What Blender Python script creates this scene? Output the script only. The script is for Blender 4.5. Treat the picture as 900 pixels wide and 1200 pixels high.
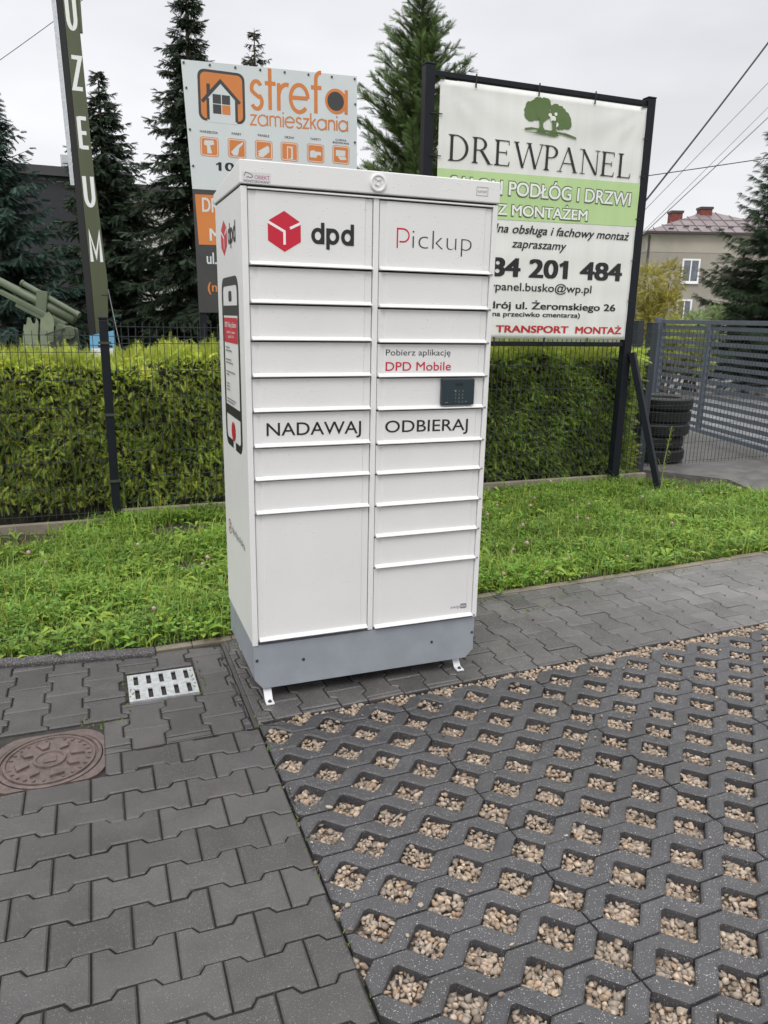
import bpy, math, random
import numpy as np
from mathutils import Vector, Matrix

random.seed(7)
rng = np.random.default_rng(11)
R = math.radians
PI = math.pi

# ------------------------------------------------------------------ scene, camera, light
sc = bpy.context.scene
for o in list(bpy.data.objects):
    bpy.data.objects.remove(o)
col = sc.collection

cam_data = bpy.data.cameras.new('camera')
cam = bpy.data.objects.new('camera', cam_data)
col.objects.link(cam)
cam_data.sensor_fit = 'HORIZONTAL'
cam_data.sensor_width = 36.0
cam_data.lens = 882.713 / 900.0 * 36.0
cam_data.clip_start = 0.05
cam_data.clip_end = 1500.0
CAM = Vector((-0.542, -2.880, 1.527))
rgt = Vector((0.934, -0.356, 0.019)).normalized()
fwd = Vector((0.349, 0.903, -0.252)).normalized()
dwn = fwd.cross(rgt).normalized()
rgt = dwn.cross(fwd).normalized()
cam.matrix_world = Matrix(((rgt.x, -dwn.x, -fwd.x, CAM.x), (rgt.y, -dwn.y, -fwd.y, CAM.y), (rgt.z, -dwn.z, -fwd.z, CAM.z), (0, 0, 0, 1)))
sc.camera = cam

SUN_EL, SUN_AZ = 52.0, 215.0          # azimuth measured clockwise from +Y
world = bpy.data.worlds.new('World')
sc.world = world
world.use_nodes = True
nt = world.node_tree
nt.nodes.clear()
wo = nt.nodes.new('ShaderNodeOutputWorld')
bg = nt.nodes.new('ShaderNodeBackground')
sky = nt.nodes.new('ShaderNodeTexSky')
sky.sky_type = 'NISHITA'
sky.sun_disc = False
sky.sun_elevation = R(SUN_EL)
sky.sun_rotation = R(SUN_AZ)
sky.dust_density = 4.0
tc = nt.nodes.new('ShaderNodeTexCoord')
sep = nt.nodes.new('ShaderNodeSeparateXYZ')
nt.links.new(tc.outputs['Generated'], sep.inputs[0])
# overcast cloud layer: brightness rises towards the zenith, soft cloud structure
mr = nt.nodes.new('ShaderNodeValToRGB')
e = mr.color_ramp.elements
e[0].position = 0.0
e[0].color = (9.8, 9.8, 9.85, 1)
e[1].position = 1.0
e[1].color = (22.0, 22.0, 22.3, 1)
k = e.new(0.12); k.color = (9.0, 9.0, 9.2, 1)
k = e.new(0.40); k.color = (7.6, 7.65, 8.0, 1)
k = e.new(0.58); k.color = (13.0, 13.0, 13.2, 1)
nt.links.new(sep.outputs['Z'], mr.inputs[0])
mp = nt.nodes.new('ShaderNodeMapping')
mp.inputs['Scale'].default_value = (1.0, 1.0, 3.2)
nt.links.new(tc.outputs['Generated'], mp.inputs[0])
nz = nt.nodes.new('ShaderNodeTexNoise')
nz.inputs['Scale'].default_value = 2.3
nz.inputs['Detail'].default_value = 4.0
nz.inputs['Roughness'].default_value = 0.5
nt.links.new(mp.outputs[0], nz.inputs['Vector'])
cl = nt.nodes.new('ShaderNodeMapRange')
cl.inputs['From Min'].default_value = 0.3
cl.inputs['From Max'].default_value = 0.7
cl.inputs['To Min'].default_value = 0.87
cl.inputs['To Max'].default_value = 1.12
nt.links.new(nz.outputs['Fac'], cl.inputs['Value'])
mul = nt.nodes.new('ShaderNodeVectorMath')
mul.operation = 'SCALE'
nt.links.new(mr.outputs['Color'], mul.inputs[0])
nt.links.new(cl.outputs['Result'], mul.inputs['Scale'])
mix = nt.nodes.new('ShaderNodeMixRGB')
mix.inputs['Fac'].default_value = 0.93
nt.links.new(sky.outputs['Color'], mix.inputs['Color1'])
nt.links.new(mul.outputs[0], mix.inputs['Color2'])
nt.links.new(mix.outputs['Color'], bg.inputs['Color'])
bg.inputs['Strength'].default_value = 0.10
nt.links.new(bg.outputs[0], wo.inputs[0])

sl = bpy.data.lights.new('sun', 'SUN')
sl.energy = 1.1
sl.angle = R(25)
sl.color = (1.0, 0.975, 0.94)
so = bpy.data.objects.new('sun', sl)
col.objects.link(so)
sd = Vector((math.sin(R(SUN_AZ)) * math.cos(R(SUN_EL)), math.cos(R(SUN_AZ)) * math.cos(R(SUN_EL)), math.sin(R(SUN_EL))))
so.rotation_euler = sd.to_track_quat('Z', 'Y').to_euler()
so.location = sd * 30

sc.view_settings.view_transform = 'Standard'
sc.view_settings.look = 'None'
sc.view_settings.exposure = 0.14
sc.view_settings.gamma = 1.0
sc.view_settings.use_curve_mapping = False
sc.cycles.max_bounces = 6
sc.cycles.diffuse_bounces = 3
sc.cycles.use_denoising = True

# ------------------------------------------------------------------ materials
def srgb(r, g, b):
    f = lambda c: (c / 255 / 12.92) if c / 255 <= 0.04045 else ((c / 255 + 0.055) / 1.055) ** 2.4
    return (f(r), f(g), f(b))

MATS = {}
def mat(name, base, rough=0.6, metal=0.0, var=0.0, vscale=8.0, bump=0.0, bscale=60.0, spec=0.5,
        speck=None, speck_scale=220.0, speck_thr=0.72, vcol=False, trans=0.0, wet=0.0, wscale=1.2, detail=4.0, streak=False, coat=0.0, drops=0.0):
    if name in MATS:
        return MATS[name]
    m = bpy.data.materials.new(name)
    m.use_nodes = True
    t = m.node_tree
    N, L = t.nodes, t.links
    p = N['Principled BSDF']
    p.inputs['Roughness'].default_value = rough
    p.inputs['Metallic'].default_value = metal
    p.inputs['Specular IOR Level'].default_value = spec
    p.inputs['Coat Weight'].default_value = coat
    co = N.new('ShaderNodeTexCoord')
    rgb = N.new('ShaderNodeRGB')
    rgb.outputs[0].default_value = (*base, 1)
    c = rgb.outputs[0]
    if vcol:
        at = N.new('ShaderNodeAttribute')
        at.attribute_name = 'tint'
        mx = N.new('ShaderNodeMixRGB'); mx.blend_type = 'MULTIPLY'; mx.inputs[0].default_value = 1
        L.new(c, mx.inputs[1]); L.new(at.outputs['Color'], mx.inputs[2])
        c = mx.outputs[0]
    def noise(scale, det=4.0, rg=0.55, stretch=None):
        n = N.new('ShaderNodeTexNoise')
        n.inputs['Scale'].default_value = scale
        n.inputs['Detail'].default_value = det
        n.inputs['Roughness'].default_value = rg
        if stretch:
            mpn = N.new('ShaderNodeMapping')
            mpn.inputs['Scale'].default_value = stretch
            L.new(co.outputs['Object'], mpn.inputs[0]); L.new(mpn.outputs[0], n.inputs['Vector'])
        else:
            L.new(co.outputs['Object'], n.inputs['Vector'])
        return n.outputs['Fac']
    if var > 0:
        n = noise(vscale, detail, stretch=((1, 1, .08) if streak else None))
        r = N.new('ShaderNodeMapRange')
        r.inputs['From Min'].default_value = 0.3; r.inputs['From Max'].default_value = 0.7
        r.inputs['To Min'].default_value = 1 - var; r.inputs['To Max'].default_value = 1 + var
        L.new(n, r.inputs['Value'])
        sv = N.new('ShaderNodeVectorMath'); sv.operation = 'SCALE'
        L.new(c, sv.inputs[0]); L.new(r.outputs[0], sv.inputs['Scale'])
        c = sv.outputs[0]
    if speck is not None:
        n = noise(speck_scale, 1.0)
        r = N.new('ShaderNodeMapRange')
        r.inputs['From Min'].default_value = speck_thr; r.inputs['From Max'].default_value = speck_thr + 0.03
        L.new(n, r.inputs['Value'])
        mx = N.new('ShaderNodeMixRGB')
        mx.inputs[2].default_value = (*speck, 1)
        L.new(r.outputs[0], mx.inputs[0]); L.new(c, mx.inputs[1])
        c = mx.outputs[0]
    if wet > 0:
        n = noise(wscale, 5.0)
        r = N.new('ShaderNodeMapRange')
        r.inputs['From Min'].default_value = 0.42; r.inputs['From Max'].default_value = 0.62
        L.new(n, r.inputs['Value'])
        r2 = N.new('ShaderNodeMapRange')
        r2.inputs['To Min'].default_value = rough; r2.inputs['To Max'].default_value = rough - wet
        L.new(r.outputs[0], r2.inputs['Value']); L.new(r2.outputs[0], p.inputs['Roughness'])
        r3 = N.new('ShaderNodeMapRange')
        r3.inputs['To Min'].default_value = 1.08; r3.inputs['To Max'].default_value = 0.82
        L.new(r.outputs[0], r3.inputs['Value'])
        sv = N.new('ShaderNodeVectorMath'); sv.operation = 'SCALE'
        L.new(c, sv.inputs[0]); L.new(r3.outputs[0], sv.inputs['Scale'])
        c = sv.outputs[0]
    L.new(c, p.inputs['Base Color'])
    if bump > 0:
        n = noise(bscale, 3.0)
        b = N.new('ShaderNodeBump')
        b.inputs['Strength'].default_value = bump
        b.inputs['Distance'].default_value = 0.004
        L.new(n, b.inputs['Height'])
        L.new(b.outputs[0], p.inputs['Normal'])
    if drops > 0:                         # rain beads standing on the paint
        vo = N.new('ShaderNodeTexVoronoi'); vo.inputs['Scale'].default_value = 120.0
        L.new(co.outputs['Object'], vo.inputs['Vector'])
        r = N.new('ShaderNodeMapRange')
        r.inputs['From Min'].default_value = 0.10; r.inputs['From Max'].default_value = 0.30
        r.inputs['To Min'].default_value = 1.0; r.inputs['To Max'].default_value = 0.0
        L.new(vo.outputs['Distance'], r.inputs['Value'])
        sx = N.new('ShaderNodeSeparateColor'); L.new(vo.outputs['Color'], sx.inputs[0])
        gt_ = N.new('ShaderNodeMath'); gt_.operation = 'GREATER_THAN'; gt_.inputs[1].default_value = 0.86
        L.new(sx.outputs[0], gt_.inputs[0])
        mm = N.new('ShaderNodeMath'); mm.operation = 'MULTIPLY'
        L.new(r.outputs[0], mm.inputs[0]); L.new(gt_.outputs[0], mm.inputs[1])
        b2 = N.new('ShaderNodeBump'); b2.inputs['Strength'].default_value = drops; b2.inputs['Distance'].default_value = 0.0015
        L.new(mm.outputs[0], b2.inputs['Height'])
        if bump > 0: L.new(b.outputs[0], b2.inputs['Normal'])
        L.new(b2.outputs[0], p.inputs['Normal'])
    if trans > 0:
        tr = N.new('ShaderNodeBsdfTranslucent')
        L.new(c, tr.inputs['Color'])
        ms = N.new('ShaderNodeMixShader')
        ms.inputs[0].default_value = trans
        out = N['Material Output']
        L.new(p.outputs[0], ms.inputs[1]); L.new(tr.outputs[0], ms.inputs[2]); L.new(ms.outputs[0], out.inputs['Surface'])
    MATS[name] = m
    return m

M_LOCK = mat('white_powder_coat', (0.76, 0.755, 0.75), 0.38, bump=0.10, bscale=420, var=0.025, vscale=5, drops=.8)
M_LOCKD = mat('white_door_coat', (0.74, 0.735, 0.73), 0.40, bump=0.10, bscale=420, var=0.03, vscale=3, drops=.8)
M_PLINTH = mat('grey_powder_coat', (0.29, 0.315, 0.35), 0.42, bump=0.08, bscale=400, var=0.09, vscale=9, detail=8)
M_GAP = mat('dark_gap', (0.02, 0.02, 0.021), 0.8)
M_RED = mat('decal_red', (0.55, 0.008, 0.035), 0.4)
M_BLACK = mat('decal_black', (0.014, 0.013, 0.015), 0.45)
M_NAVY = mat('decal_dark_grey', (0.03, 0.03, 0.045), 0.45)
M_GREYT = mat('decal_grey', (0.22, 0.22, 0.23), 0.5)
M_WHITET = mat('decal_white', (0.82, 0.82, 0.82), 0.45)
M_PINK = mat('sticker_film', (0.66, 0.63, 0.64), 0.3)
M_MAGENTA = mat('decal_magenta', (0.35, 0.06, 0.16), 0.4)
M_KEYPAD = mat('keypad_slate', (0.022, 0.036, 0.046), 0.28, spec=0.5)
M_GALV = mat('galvanised_steel', (0.55, 0.57, 0.60), 0.38, metal=0.6, var=0.15, vscale=30)
M_FOOT = mat('foot_bracket_paint', (0.66, 0.67, 0.69), 0.4, var=.05)
M_ANTH = mat('anthracite_paint', (0.0095, 0.0115, 0.016), 0.50, var=0.15, vscale=12, bump=.05, bscale=200, spec=.22)
M_GATE = mat('gate_grey_paint', (0.105, 0.124, 0.152), 0.45, var=0.10, vscale=6)
M_POSTG = mat('post_grey_paint', (0.035, 0.043, 0.054), 0.5, var=0.12, vscale=8, spec=.3)
M_WIRE = mat('dark_wire', (0.030, 0.036, 0.040), 0.5)
M_BEHA = mat('behaton_concrete', (0.071, 0.066, 0.065), 0.44, vcol=True, var=0.16, vscale=9, speck=(0.22, 0.21, 0.20), speck_scale=360, speck_thr=0.672, bump=0.5, bscale=380, wet=0.26, wscale=0.9)
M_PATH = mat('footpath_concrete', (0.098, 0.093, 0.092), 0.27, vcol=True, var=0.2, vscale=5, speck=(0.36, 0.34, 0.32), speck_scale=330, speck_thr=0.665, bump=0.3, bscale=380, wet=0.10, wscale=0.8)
M_ECO = mat('grid_paver_concrete', (0.064, 0.063, 0.066), 0.54, vcol=True, var=0.14, vscale=12, speck=(0.40, 0.40, 0.39), speck_scale=260, speck_thr=0.672, bump=0.6, bscale=330, wet=0.2, wscale=1.1)
M_SAND = mat('joint_sand', (0.030, 0.027, 0.024), 0.9, var=0.3, vscale=60)
M_GRAVBED = mat('gravel_bed', (0.12, 0.10, 0.085), 0.9, var=0.4, vscale=120, bump=1.0, bscale=120)
M_STONE = mat('gravel_stone', (0.345, 0.288, 0.232), 0.75, vcol=True, var=0.25, vscale=90)
M_SOIL = mat('soil', (0.035, 0.027, 0.020), 0.9, var=0.4, vscale=25, bump=1.0, bscale=40)
M_TERR = mat('far_grass_ground', (0.06, 0.085, 0.03), 0.9, var=0.4, vscale=3)
M_KERBD = mat('dark_kerb_concrete', (0.055, 0.052, 0.052), 0.85, speck=(0.22, 0.21, 0.21), speck_scale=190, speck_thr=0.60, bump=1.0, bscale=150, var=.2, vscale=20)
M_KERBB = mat('beige_edging_concrete', (0.19, 0.165, 0.125), 0.85, var=0.25, vscale=14, bump=.5, bscale=150)
M_PLINB = mat('fence_plinth_concrete', (0.22, 0.19, 0.15), 0.85, var=0.25, vscale=5, bump=.4, bscale=120)
M_IRON = mat('manhole_concrete', (0.106, 0.077, 0.069), 0.5, var=0.3, vscale=40, bump=.4, bscale=120, wet=.2, wscale=6)
M_DRAIN = mat('drain_grate_metal', (0.42, 0.435, 0.44), 0.5, metal=0.25, var=0.22, vscale=40, bump=.3, bscale=90)
M_LEAFG = mat('grass_leaf', (0.25, 0.365, 0.070), 0.45, vcol=True, trans=0.35, spec=.35)
M_HEDGE = mat('thuja_leaf', (0.315, 0.385, 0.088), 0.6, vcol=True, trans=0.18, spec=.3)
M_TWIGSHADE = mat('hedge_twig_shade', (0.022, 0.022, 0.010), 0.95, var=.4, vscale=20)
M_SPRUCE = mat('spruce_needles', (0.036, 0.052, 0.034), 0.7, vcol=True, trans=0.06, spec=.2)
M_BARK = mat('bark', (0.07, 0.05, 0.035), 0.9, var=.4, vscale=14, bump=1, bscale=30)
M_BUSH = mat('bush_leaf', (0.40, 0.36, 0.075), 0.6, vcol=True, trans=0.25)
M_CLOVER = mat('clover_flower', (0.40, 0.25, 0.27), 0.7, vcol=True)
M_PANEL = mat('sign_panel_white', (0.62, 0.655, 0.67), 0.5, var=.05, vscale=2)
M_ORANGE = mat('sign_orange', (0.62, 0.205, 0.050), 0.55, var=.05, vscale=3)
M_CHAR = mat('sign_charcoal', (0.050, 0.048, 0.050), 0.55, var=.12, vscale=4)
M_BANNER = mat('banner_vinyl', (0.75, 0.75, 0.725), 0.5, var=.07, vscale=5, streak=True)
M_BGREEN = mat('banner_green', (0.46, 0.63, 0.30), 0.5, var=.05, vscale=5, streak=True)
M_OAK = mat('banner_oak_green', (0.095, 0.155, 0.045), 0.5)
M_BRED = mat('banner_red', (0.52, 0.02, 0.025), 0.5)
M_OLIVE = mat('olive_paint', (0.085, 0.098, 0.052), 0.5, var=.18, vscale=3, streak=True)
M_GUN = mat('gun_green_paint', (0.105, 0.130, 0.080), 0.5, var=.15, vscale=4)
M_GUNL = mat('gun_pale_green_paint', (0.20, 0.235, 0.15), 0.55, var=.2, vscale=5)
M_GUND = mat('gun_dark_steel', (0.045, 0.052, 0.04), 0.5, var=.3, vscale=9)
M_BLUE = mat('sign_blue', (0.16, 0.40, 0.62), 0.5, var=.15, vscale=5)
M_WALLK = mat('black_render', (0.030, 0.031, 0.037), 0.8, var=.1, vscale=2)
M_WALLW = mat('white_render', (0.60, 0.58, 0.54), 0.85, var=.08, vscale=2)
M_HOUSE = mat('house_render', (0.31, 0.285, 0.24), 0.9, var=.12, vscale=.7, bump=1, bscale=25)
M_HOUSE2 = mat('house_render_band', (0.38, 0.35, 0.29), 0.9, var=.1, vscale=.7)
M_ROOF = mat('roof_tin', (0.180, 0.145, 0.150), 0.5, var=.14, vscale=2)
M_BRICK = mat('chimney_brick', (0.19, 0.050, 0.042), 0.85, var=.25, vscale=5)
M_GUTTER = mat('gutter_brown', (0.055, 0.045, 0.045), 0.5)
M_GLASS = mat('window_glass', (0.10, 0.115, 0.135), 0.12, spec=.8, var=.5, vscale=3)
M_PVC = mat('window_pvc', (0.80, 0.80, 0.80), 0.4)
M_RUBBER = mat('tyre_rubber', (0.0075, 0.0075, 0.008), 0.55, var=.25, vscale=20, bump=.4, bscale=90)
M_ROAD = mat('road_asphalt', (0.34, 0.34, 0.345), 0.18, var=.15, vscale=1.5)
M_COBB = mat('grey_paving', (0.13, 0.125, 0.12), 0.45, var=.3, vscale=6, bump=1, bscale=30)
M_CABLE = mat('cable_black', (0.02, 0.02, 0.022), 0.6)
M_CABLEG = mat('cable_grey', (0.16, 0.16, 0.17), 0.6)
M_GRAVE = mat('grey_granite', (0.20, 0.22, 0.26), 0.4, var=.15, vscale=6)
M_GRAVER = mat('maroon_granite', (0.13, 0.05, 0.05), 0.4, var=.2, vscale=6)

# ------------------------------------------------------------------ helpers
def tag(o, label=None, cat=None, group=None, kind=None):
    if label: o['label'] = label
    if cat: o['category'] = cat
    if group: o['group'] = group
    if kind: o['kind'] = kind
    return o

def empty(name, loc, label, cat, group=None, rz=0.0):
    o = bpy.data.objects.new(name, None)
    col.objects.link(o)
    o.location = loc
    o.rotation_euler = (0, 0, rz)
    o.empty_display_size = 0.1
    return tag(o, label, cat, group)

def link(name, me, parent=None):
    o = bpy.data.objects.new(name, me)
    col.objects.link(o)
    if parent is not None:
        o.parent = parent
    return o

class MB:
    """collects polygons, then links them as one mesh object"""
    def __init__(s):
        s.v, s.f, s.m, s.c = [], [], [], []
    def add(s, vs, fs, mi=0, tint=None):
        b = len(s.v)
        s.v += [tuple(x) for x in vs]
        for f in fs:
            s.f.append([b + i for i in f]); s.m.append(mi)
        s.c += [tint or (1, 1, 1)] * len(vs)
    def box(s, x0, x1, y0, y1, z0, z1, mi=0, tint=None):
        s.add([(x0, y0, z0), (x1, y0, z0), (x1, y1, z0), (x0, y1, z0), (x0, y0, z1), (x1, y0, z1), (x1, y1, z1), (x0, y1, z1)],
              [(0, 3, 2, 1), (4, 5, 6, 7), (0, 1, 5, 4), (1, 2, 6, 5), (2, 3, 7, 6), (3, 0, 4, 7)], mi, tint)
    def hexa(s, p, mi=0):
        s.add(p, [(0, 3, 2, 1), (4, 5, 6, 7), (0, 1, 5, 4), (1, 2, 6, 5), (2, 3, 7, 6), (3, 0, 4, 7)], mi)
    def bar(s, a, b, w, h, up=(0, 0, 1), mi=0):
        a, b = Vector(a), Vector(b)
        d = (b - a).normalized()
        u = Vector(up)
        if abs(d.dot(u)) > .98: u = Vector((0, 1, 0))
        x = d.cross(u).normalized() * (w / 2)
        y = x.cross(d).normalized() * (h / 2)
        s.hexa([a - x - y, a + x - y, a + x + y, a - x + y, b - x - y, b + x - y, b + x + y, b - x + y], mi)
    def tube(s, pts, rad, n=8, mi=0, cap=True):
        pts = [Vector(p) for p in pts]
        if not isinstance(rad, (list, tuple)): rad = [rad] * len(pts)
        vs, fs = [], []
        pu = None
        for i, p in enumerate(pts):
            d = (pts[min(i + 1, len(pts) - 1)] - pts[max(i - 1, 0)]).normalized()
            u = Vector((0, 0, 1)) if abs(d.z) < .95 else Vector((0, 1, 0))
            if pu is not None: u = pu
            x = d.cross(u)
            if x.length < 1e-4: x = d.cross(Vector((1, 0, 0)))
            x.normalize()
            y = x.cross(d).normalized(); pu = y
            for j in range(n):
                a = 2 * PI * j / n
                vs.append(p + (x * math.cos(a) + y * math.sin(a)) * rad[i])
        for i in range(len(pts) - 1):
            for j in range(n):
                k = (j + 1) % n
                fs.append((i * n + j, i * n + k, (i + 1) * n + k, (i + 1) * n + j))
        if cap:
            fs.append(tuple(range(n - 1, -1, -1)))
            fs.append(tuple((len(pts) - 1) * n + j for j in range(n)))
        s.add(vs, fs, mi)
    def lathe(s, prof, c=(0, 0, 0), n=32, mi=0):
        c = Vector(c)
        vs, fs = [], []
        for r, z in prof:
            for j in range(n):
                a = 2 * PI * j / n
                vs.append(c + Vector((r * math.cos(a), r * math.sin(a), z)))
        for i in range(len(prof) - 1):
            for j in range(n):
                k = (j + 1) % n
                fs.append((i * n + j, i * n + k, (i + 1) * n + k, (i + 1) * n + j))
        s.add(vs, fs, mi)
    def build(s, name, mats, parent=None, bevel=0.0, smooth=False, seg=2):
        me = bpy.data.meshes.new(name)
        me.from_pydata(s.v, [], s.f)
        if not isinstance(mats, (list, tuple)): mats = [mats]
        for m in mats: me.materials.append(m)
        if len(mats) > 1: me.polygons.foreach_set('material_index', s.m)
        if any(c != (1, 1, 1) for c in s.c):
            a = me.color_attributes.new('tint', 'FLOAT_COLOR', 'POINT')
            arr = np.ones((len(s.v), 4), np.float32); arr[:, :3] = np.array(s.c)
            a.data.foreach_set('color', arr.ravel())
        else:
            for m in mats:
                if m in (M_BEHA, M_PATH, M_ECO, M_STONE, M_LEAFG, M_HEDGE, M_SPRUCE, M_BUSH, M_CLOVER):
                    a = me.color_attributes.new('tint', 'FLOAT_COLOR', 'POINT')
                    a.data.foreach_set('color', np.ones(len(s.v) * 4, np.float32))
                    break
        if smooth: me.polygons.foreach_set('use_smooth', [True] * len(s.f))
        me.update()
        o = link(name, me, parent)
        if bevel > 0:
            b = o.modifiers.new('edge', 'BEVEL')
            b.width = bevel; b.segments = seg; b.limit_method = 'ANGLE'; b.angle_limit = R(35)
            b.harden_normals = False
        return o

def mesh_np(name, V, F, mats, parent=None, tint=None, smooth=False):
    """fast mesh from arrays: V (N,3), F (M,k) with equal k"""
    me = bpy.data.meshes.new(name)
    V = np.ascontiguousarray(V, np.float32); F = np.ascontiguousarray(F, np.int32)
    me.vertices.add(len(V)); me.vertices.foreach_set('co', V.ravel())
    k = F.shape[1]
    me.loops.add(F.size); me.loops.foreach_set('vertex_index', F.ravel())
    me.polygons.add(len(F))
    me.polygons.foreach_set('loop_start', np.arange(len(F), dtype=np.int32) * k)
    me.polygons.foreach_set('loop_total', np.full(len(F), k, np.int32))
    me.update(calc_edges=True)
    if not isinstance(mats, (list, tuple)): mats = [mats]
    for m in mats: me.materials.append(m)
    if tint is not None:
        a = me.color_attributes.new('tint', 'FLOAT_COLOR', 'POINT')
        arr = np.ones((len(V), 4), np.float32); arr[:, :3] = tint
        a.data.foreach_set('color', arr.ravel())
    if smooth: me.polygons.foreach_set('use_smooth', np.ones(len(F), bool))
    return link(name, me, parent)

# ------------------------------------------------------------------ lettering
_gcache = {}
def glyphs(body, offset=0.0, shear=0.0):
    key = (body, offset, shear)
    if key in _gcache: return _gcache[key]
    c = bpy.data.curves.new('writing', 'FONT')
    c.body = body; c.size = 1.0; c.offset = offset; c.shear = shear; c.resolution_u = 4
    o = bpy.data.objects.new('writing', c)
    col.objects.link(o)
    dg = bpy.context.evaluated_depsgraph_get()
    oe = o.evaluated_get(dg)
    me = oe.to_mesh()
    v = [(p.co.x, p.co.y) for p in me.vertices]
    f = [list(p.vertices) for p in me.polygons]
    oe.to_mesh_clear()
    bpy.data.objects.remove(o); bpy.data.curves.remove(c)
    _gcache[key] = (v, f)
    return v, f
CAPH = max(y for x, y in glyphs('H')[0])
XH = max(y for x, y in glyphs('x')[0])

class Decal:
    """flat marks on a plane: origin + x*right + y*up, each mark a hair prouder than the last"""
    def __init__(s, origin, right, up, step=0.00012, start=0.0008):
        s.o, s.r, s.u = Vector(origin), Vector(right).normalized(), Vector(up).normalized()
        s.n = s.r.cross(s.u).normalized()
        s.d = start; s.step = step
        s.mb = MB(); s.mats = []
    def mi(s, m):
        if m not in s.mats: s.mats.append(m)
        return s.mats.index(m)
    def P(s, x, y):
        return s.o + s.r * x + s.u * y + s.n * s.d
    def poly(s, pts, m):
        s.mb.add([s.P(x, y) for x, y in pts], [tuple(range(len(pts)))], s.mi(m)); s.d += s.step
    def faces(s, v, f, m):
        s.mb.add([s.P(x, y) for x, y in v], f, s.mi(m)); s.d += s.step
    def rect(s, x0, x1, y0, y1, m, r=0.0):
        if r <= 0: return s.poly([(x0, y0), (x1, y0), (x1, y1), (x0, y1)], m)
        pts = []
        for cx, cy, a in ((x1 - r, y0 + r, -90), (x1 - r, y1 - r, 0), (x0 + r, y1 - r, 90), (x0 + r, y0 + r, 180)):
            for i in range(7):
                t = R(a + i * 15); pts.append((cx + r * math.cos(t), cy + r * math.sin(t)))
        s.poly(pts, m)
    def ell(s, cx, cy, rx, ry, m, n=28):
        s.poly([(cx + rx * math.cos(2 * PI * i / n), cy + ry * math.sin(2 * PI * i / n)) for i in range(n)], m)
    def text(s, body, x0, x1, base, cap, m, bold=0.0, shear=0.0, y1=None):
        """body stretched between x0 and x1, capital height cap; y1: baseline height at the right end"""
        marks = []
        for i, ch in enumerate(body):
            if ch in 'ŻżęĘ1':
                base_ch = {'Ż': 'Z', 'ż': 'z', 'ę': 'e', 'Ę': 'E', '1': '1'}[ch]
                plain = ''.join({'Ż': 'Z', 'ż': 'z', 'ę': 'e', 'Ę': 'E'}.get(c, c) for c in body[:i]) + base_ch
                gv = glyphs(base_ch, min(bold, 0.0), 0)[0]; pv = glyphs(plain, min(bold, 0.0), 0)[0]
                re_ = max(x for x, y in pv); wd_ = max(x for x, y in gv) - min(x for x, y in gv)
                marks.append((ch, re_ - wd_ / 2, re_))
        body = ''.join({'Ż': 'Z', 'ż': 'z', 'ę': 'e', 'Ę': 'E'}.get(c, c) for c in body)
        v, f = glyphs(body, min(bold, 0.0), shear)
        g_ = max(bold, 0.0)
        a = min(x for x, y in v) - g_; b = max(x for x, y in v) + g_
        sx = (x1 - x0) / (b - a); sy = cap / CAPH
        sl = 0 if y1 is None else (y1 - base) / (x1 - x0)
        # heavier weights: the same letters laid over each other, a hair apart
        for dx, dy in (((0, 0),) if g_ == 0 else ((-g_, -g_ * .5), (g_, -g_ * .5), (-g_, g_ * .5), (g_, g_ * .5), (0, 0))):
            s.faces([(x0 + (x + dx - a) * sx, base + (y + dy) * sy + sl * (x - a) * sx) for x, y in v], f, m)
        for ch, mx_, re_ in marks:
            if ch == '1':
                q = [(mx_ - .17 - g_, CAPH - .19), (mx_, CAPH - .05)]
                s.stroke([(x0 + (x - a) * sx, base + y * sy + sl * (x - a) * sx) for x, y in q], (.10 + g_) * sy, m)
            elif ch in 'Żż':
                yy = (CAPH + .15) if ch == 'Ż' else (XH + .17)
                s.ell(x0 + (mx_ + shear * yy - a) * sx, base + yy * sy + sl * (mx_ - a) * sx, (.055 + g_) * sx, (.055 + g_ * .6) * sy, m, 14)
            else:
                q = [(re_ - .10, .02), (re_ - .18, -.08), (re_ - .16, -.17), (re_ - .06, -.17)]
                s.stroke([(x0 + (x - a) * sx, base + y * sy) for x, y in q], .06 * sy, m)
    def stroke(s, pts, w, m, closed=False, cap=False):
        """polyline of constant width with mitred joints"""
        q = [pts[0]]
        for p in pts[1:]:
            if abs(p[0] - q[-1][0]) + abs(p[1] - q[-1][1]) > w * .04: q.append(p)
        pts = q; n = len(pts)
        P = [Vector((x, y)) for x, y in pts]
        L, Rr = [], []
        for i in range(n):
            a = P[i - 1] if (i > 0 or closed) else None
            b = P[(i + 1) % n] if (i < n - 1 or closed) else None
            d1 = (P[i] - a).normalized() if a is not None else None
            d2 = (b - P[i]).normalized() if b is not None else None
            if d1 is None: d1 = d2
            if d2 is None: d2 = d1
            t = (d1 + d2)
            t = t.normalized() if t.length > 1e-6 else d1
            nn = Vector((-t.y, t.x))
            kx = 1 / max(.35, nn.dot(Vector((-d1.y, d1.x))))
            L.append(P[i] + nn * w / 2 * kx); Rr.append(P[i] - nn * w / 2 * kx)
        v = [(p.x, p.y) for p in L + Rr]
        f = [(i, n + i, n + (i + 1) % n, (i + 1) % n) for i in range(n if closed else n - 1)]
        s.faces(v, f, m)
    def build(s, name, parent):
        return s.mb.build(name, s.mats, parent)

def arc(cx, cy, r, a0, a1, n=14, ry=None):
    ry = r if ry is None else ry
    return [(cx + r * math.cos(R(a0 + (a1 - a0) * i / n)), cy + ry * math.sin(R(a0 + (a1 - a0) * i / n))) for i in range(n + 1)]

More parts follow.
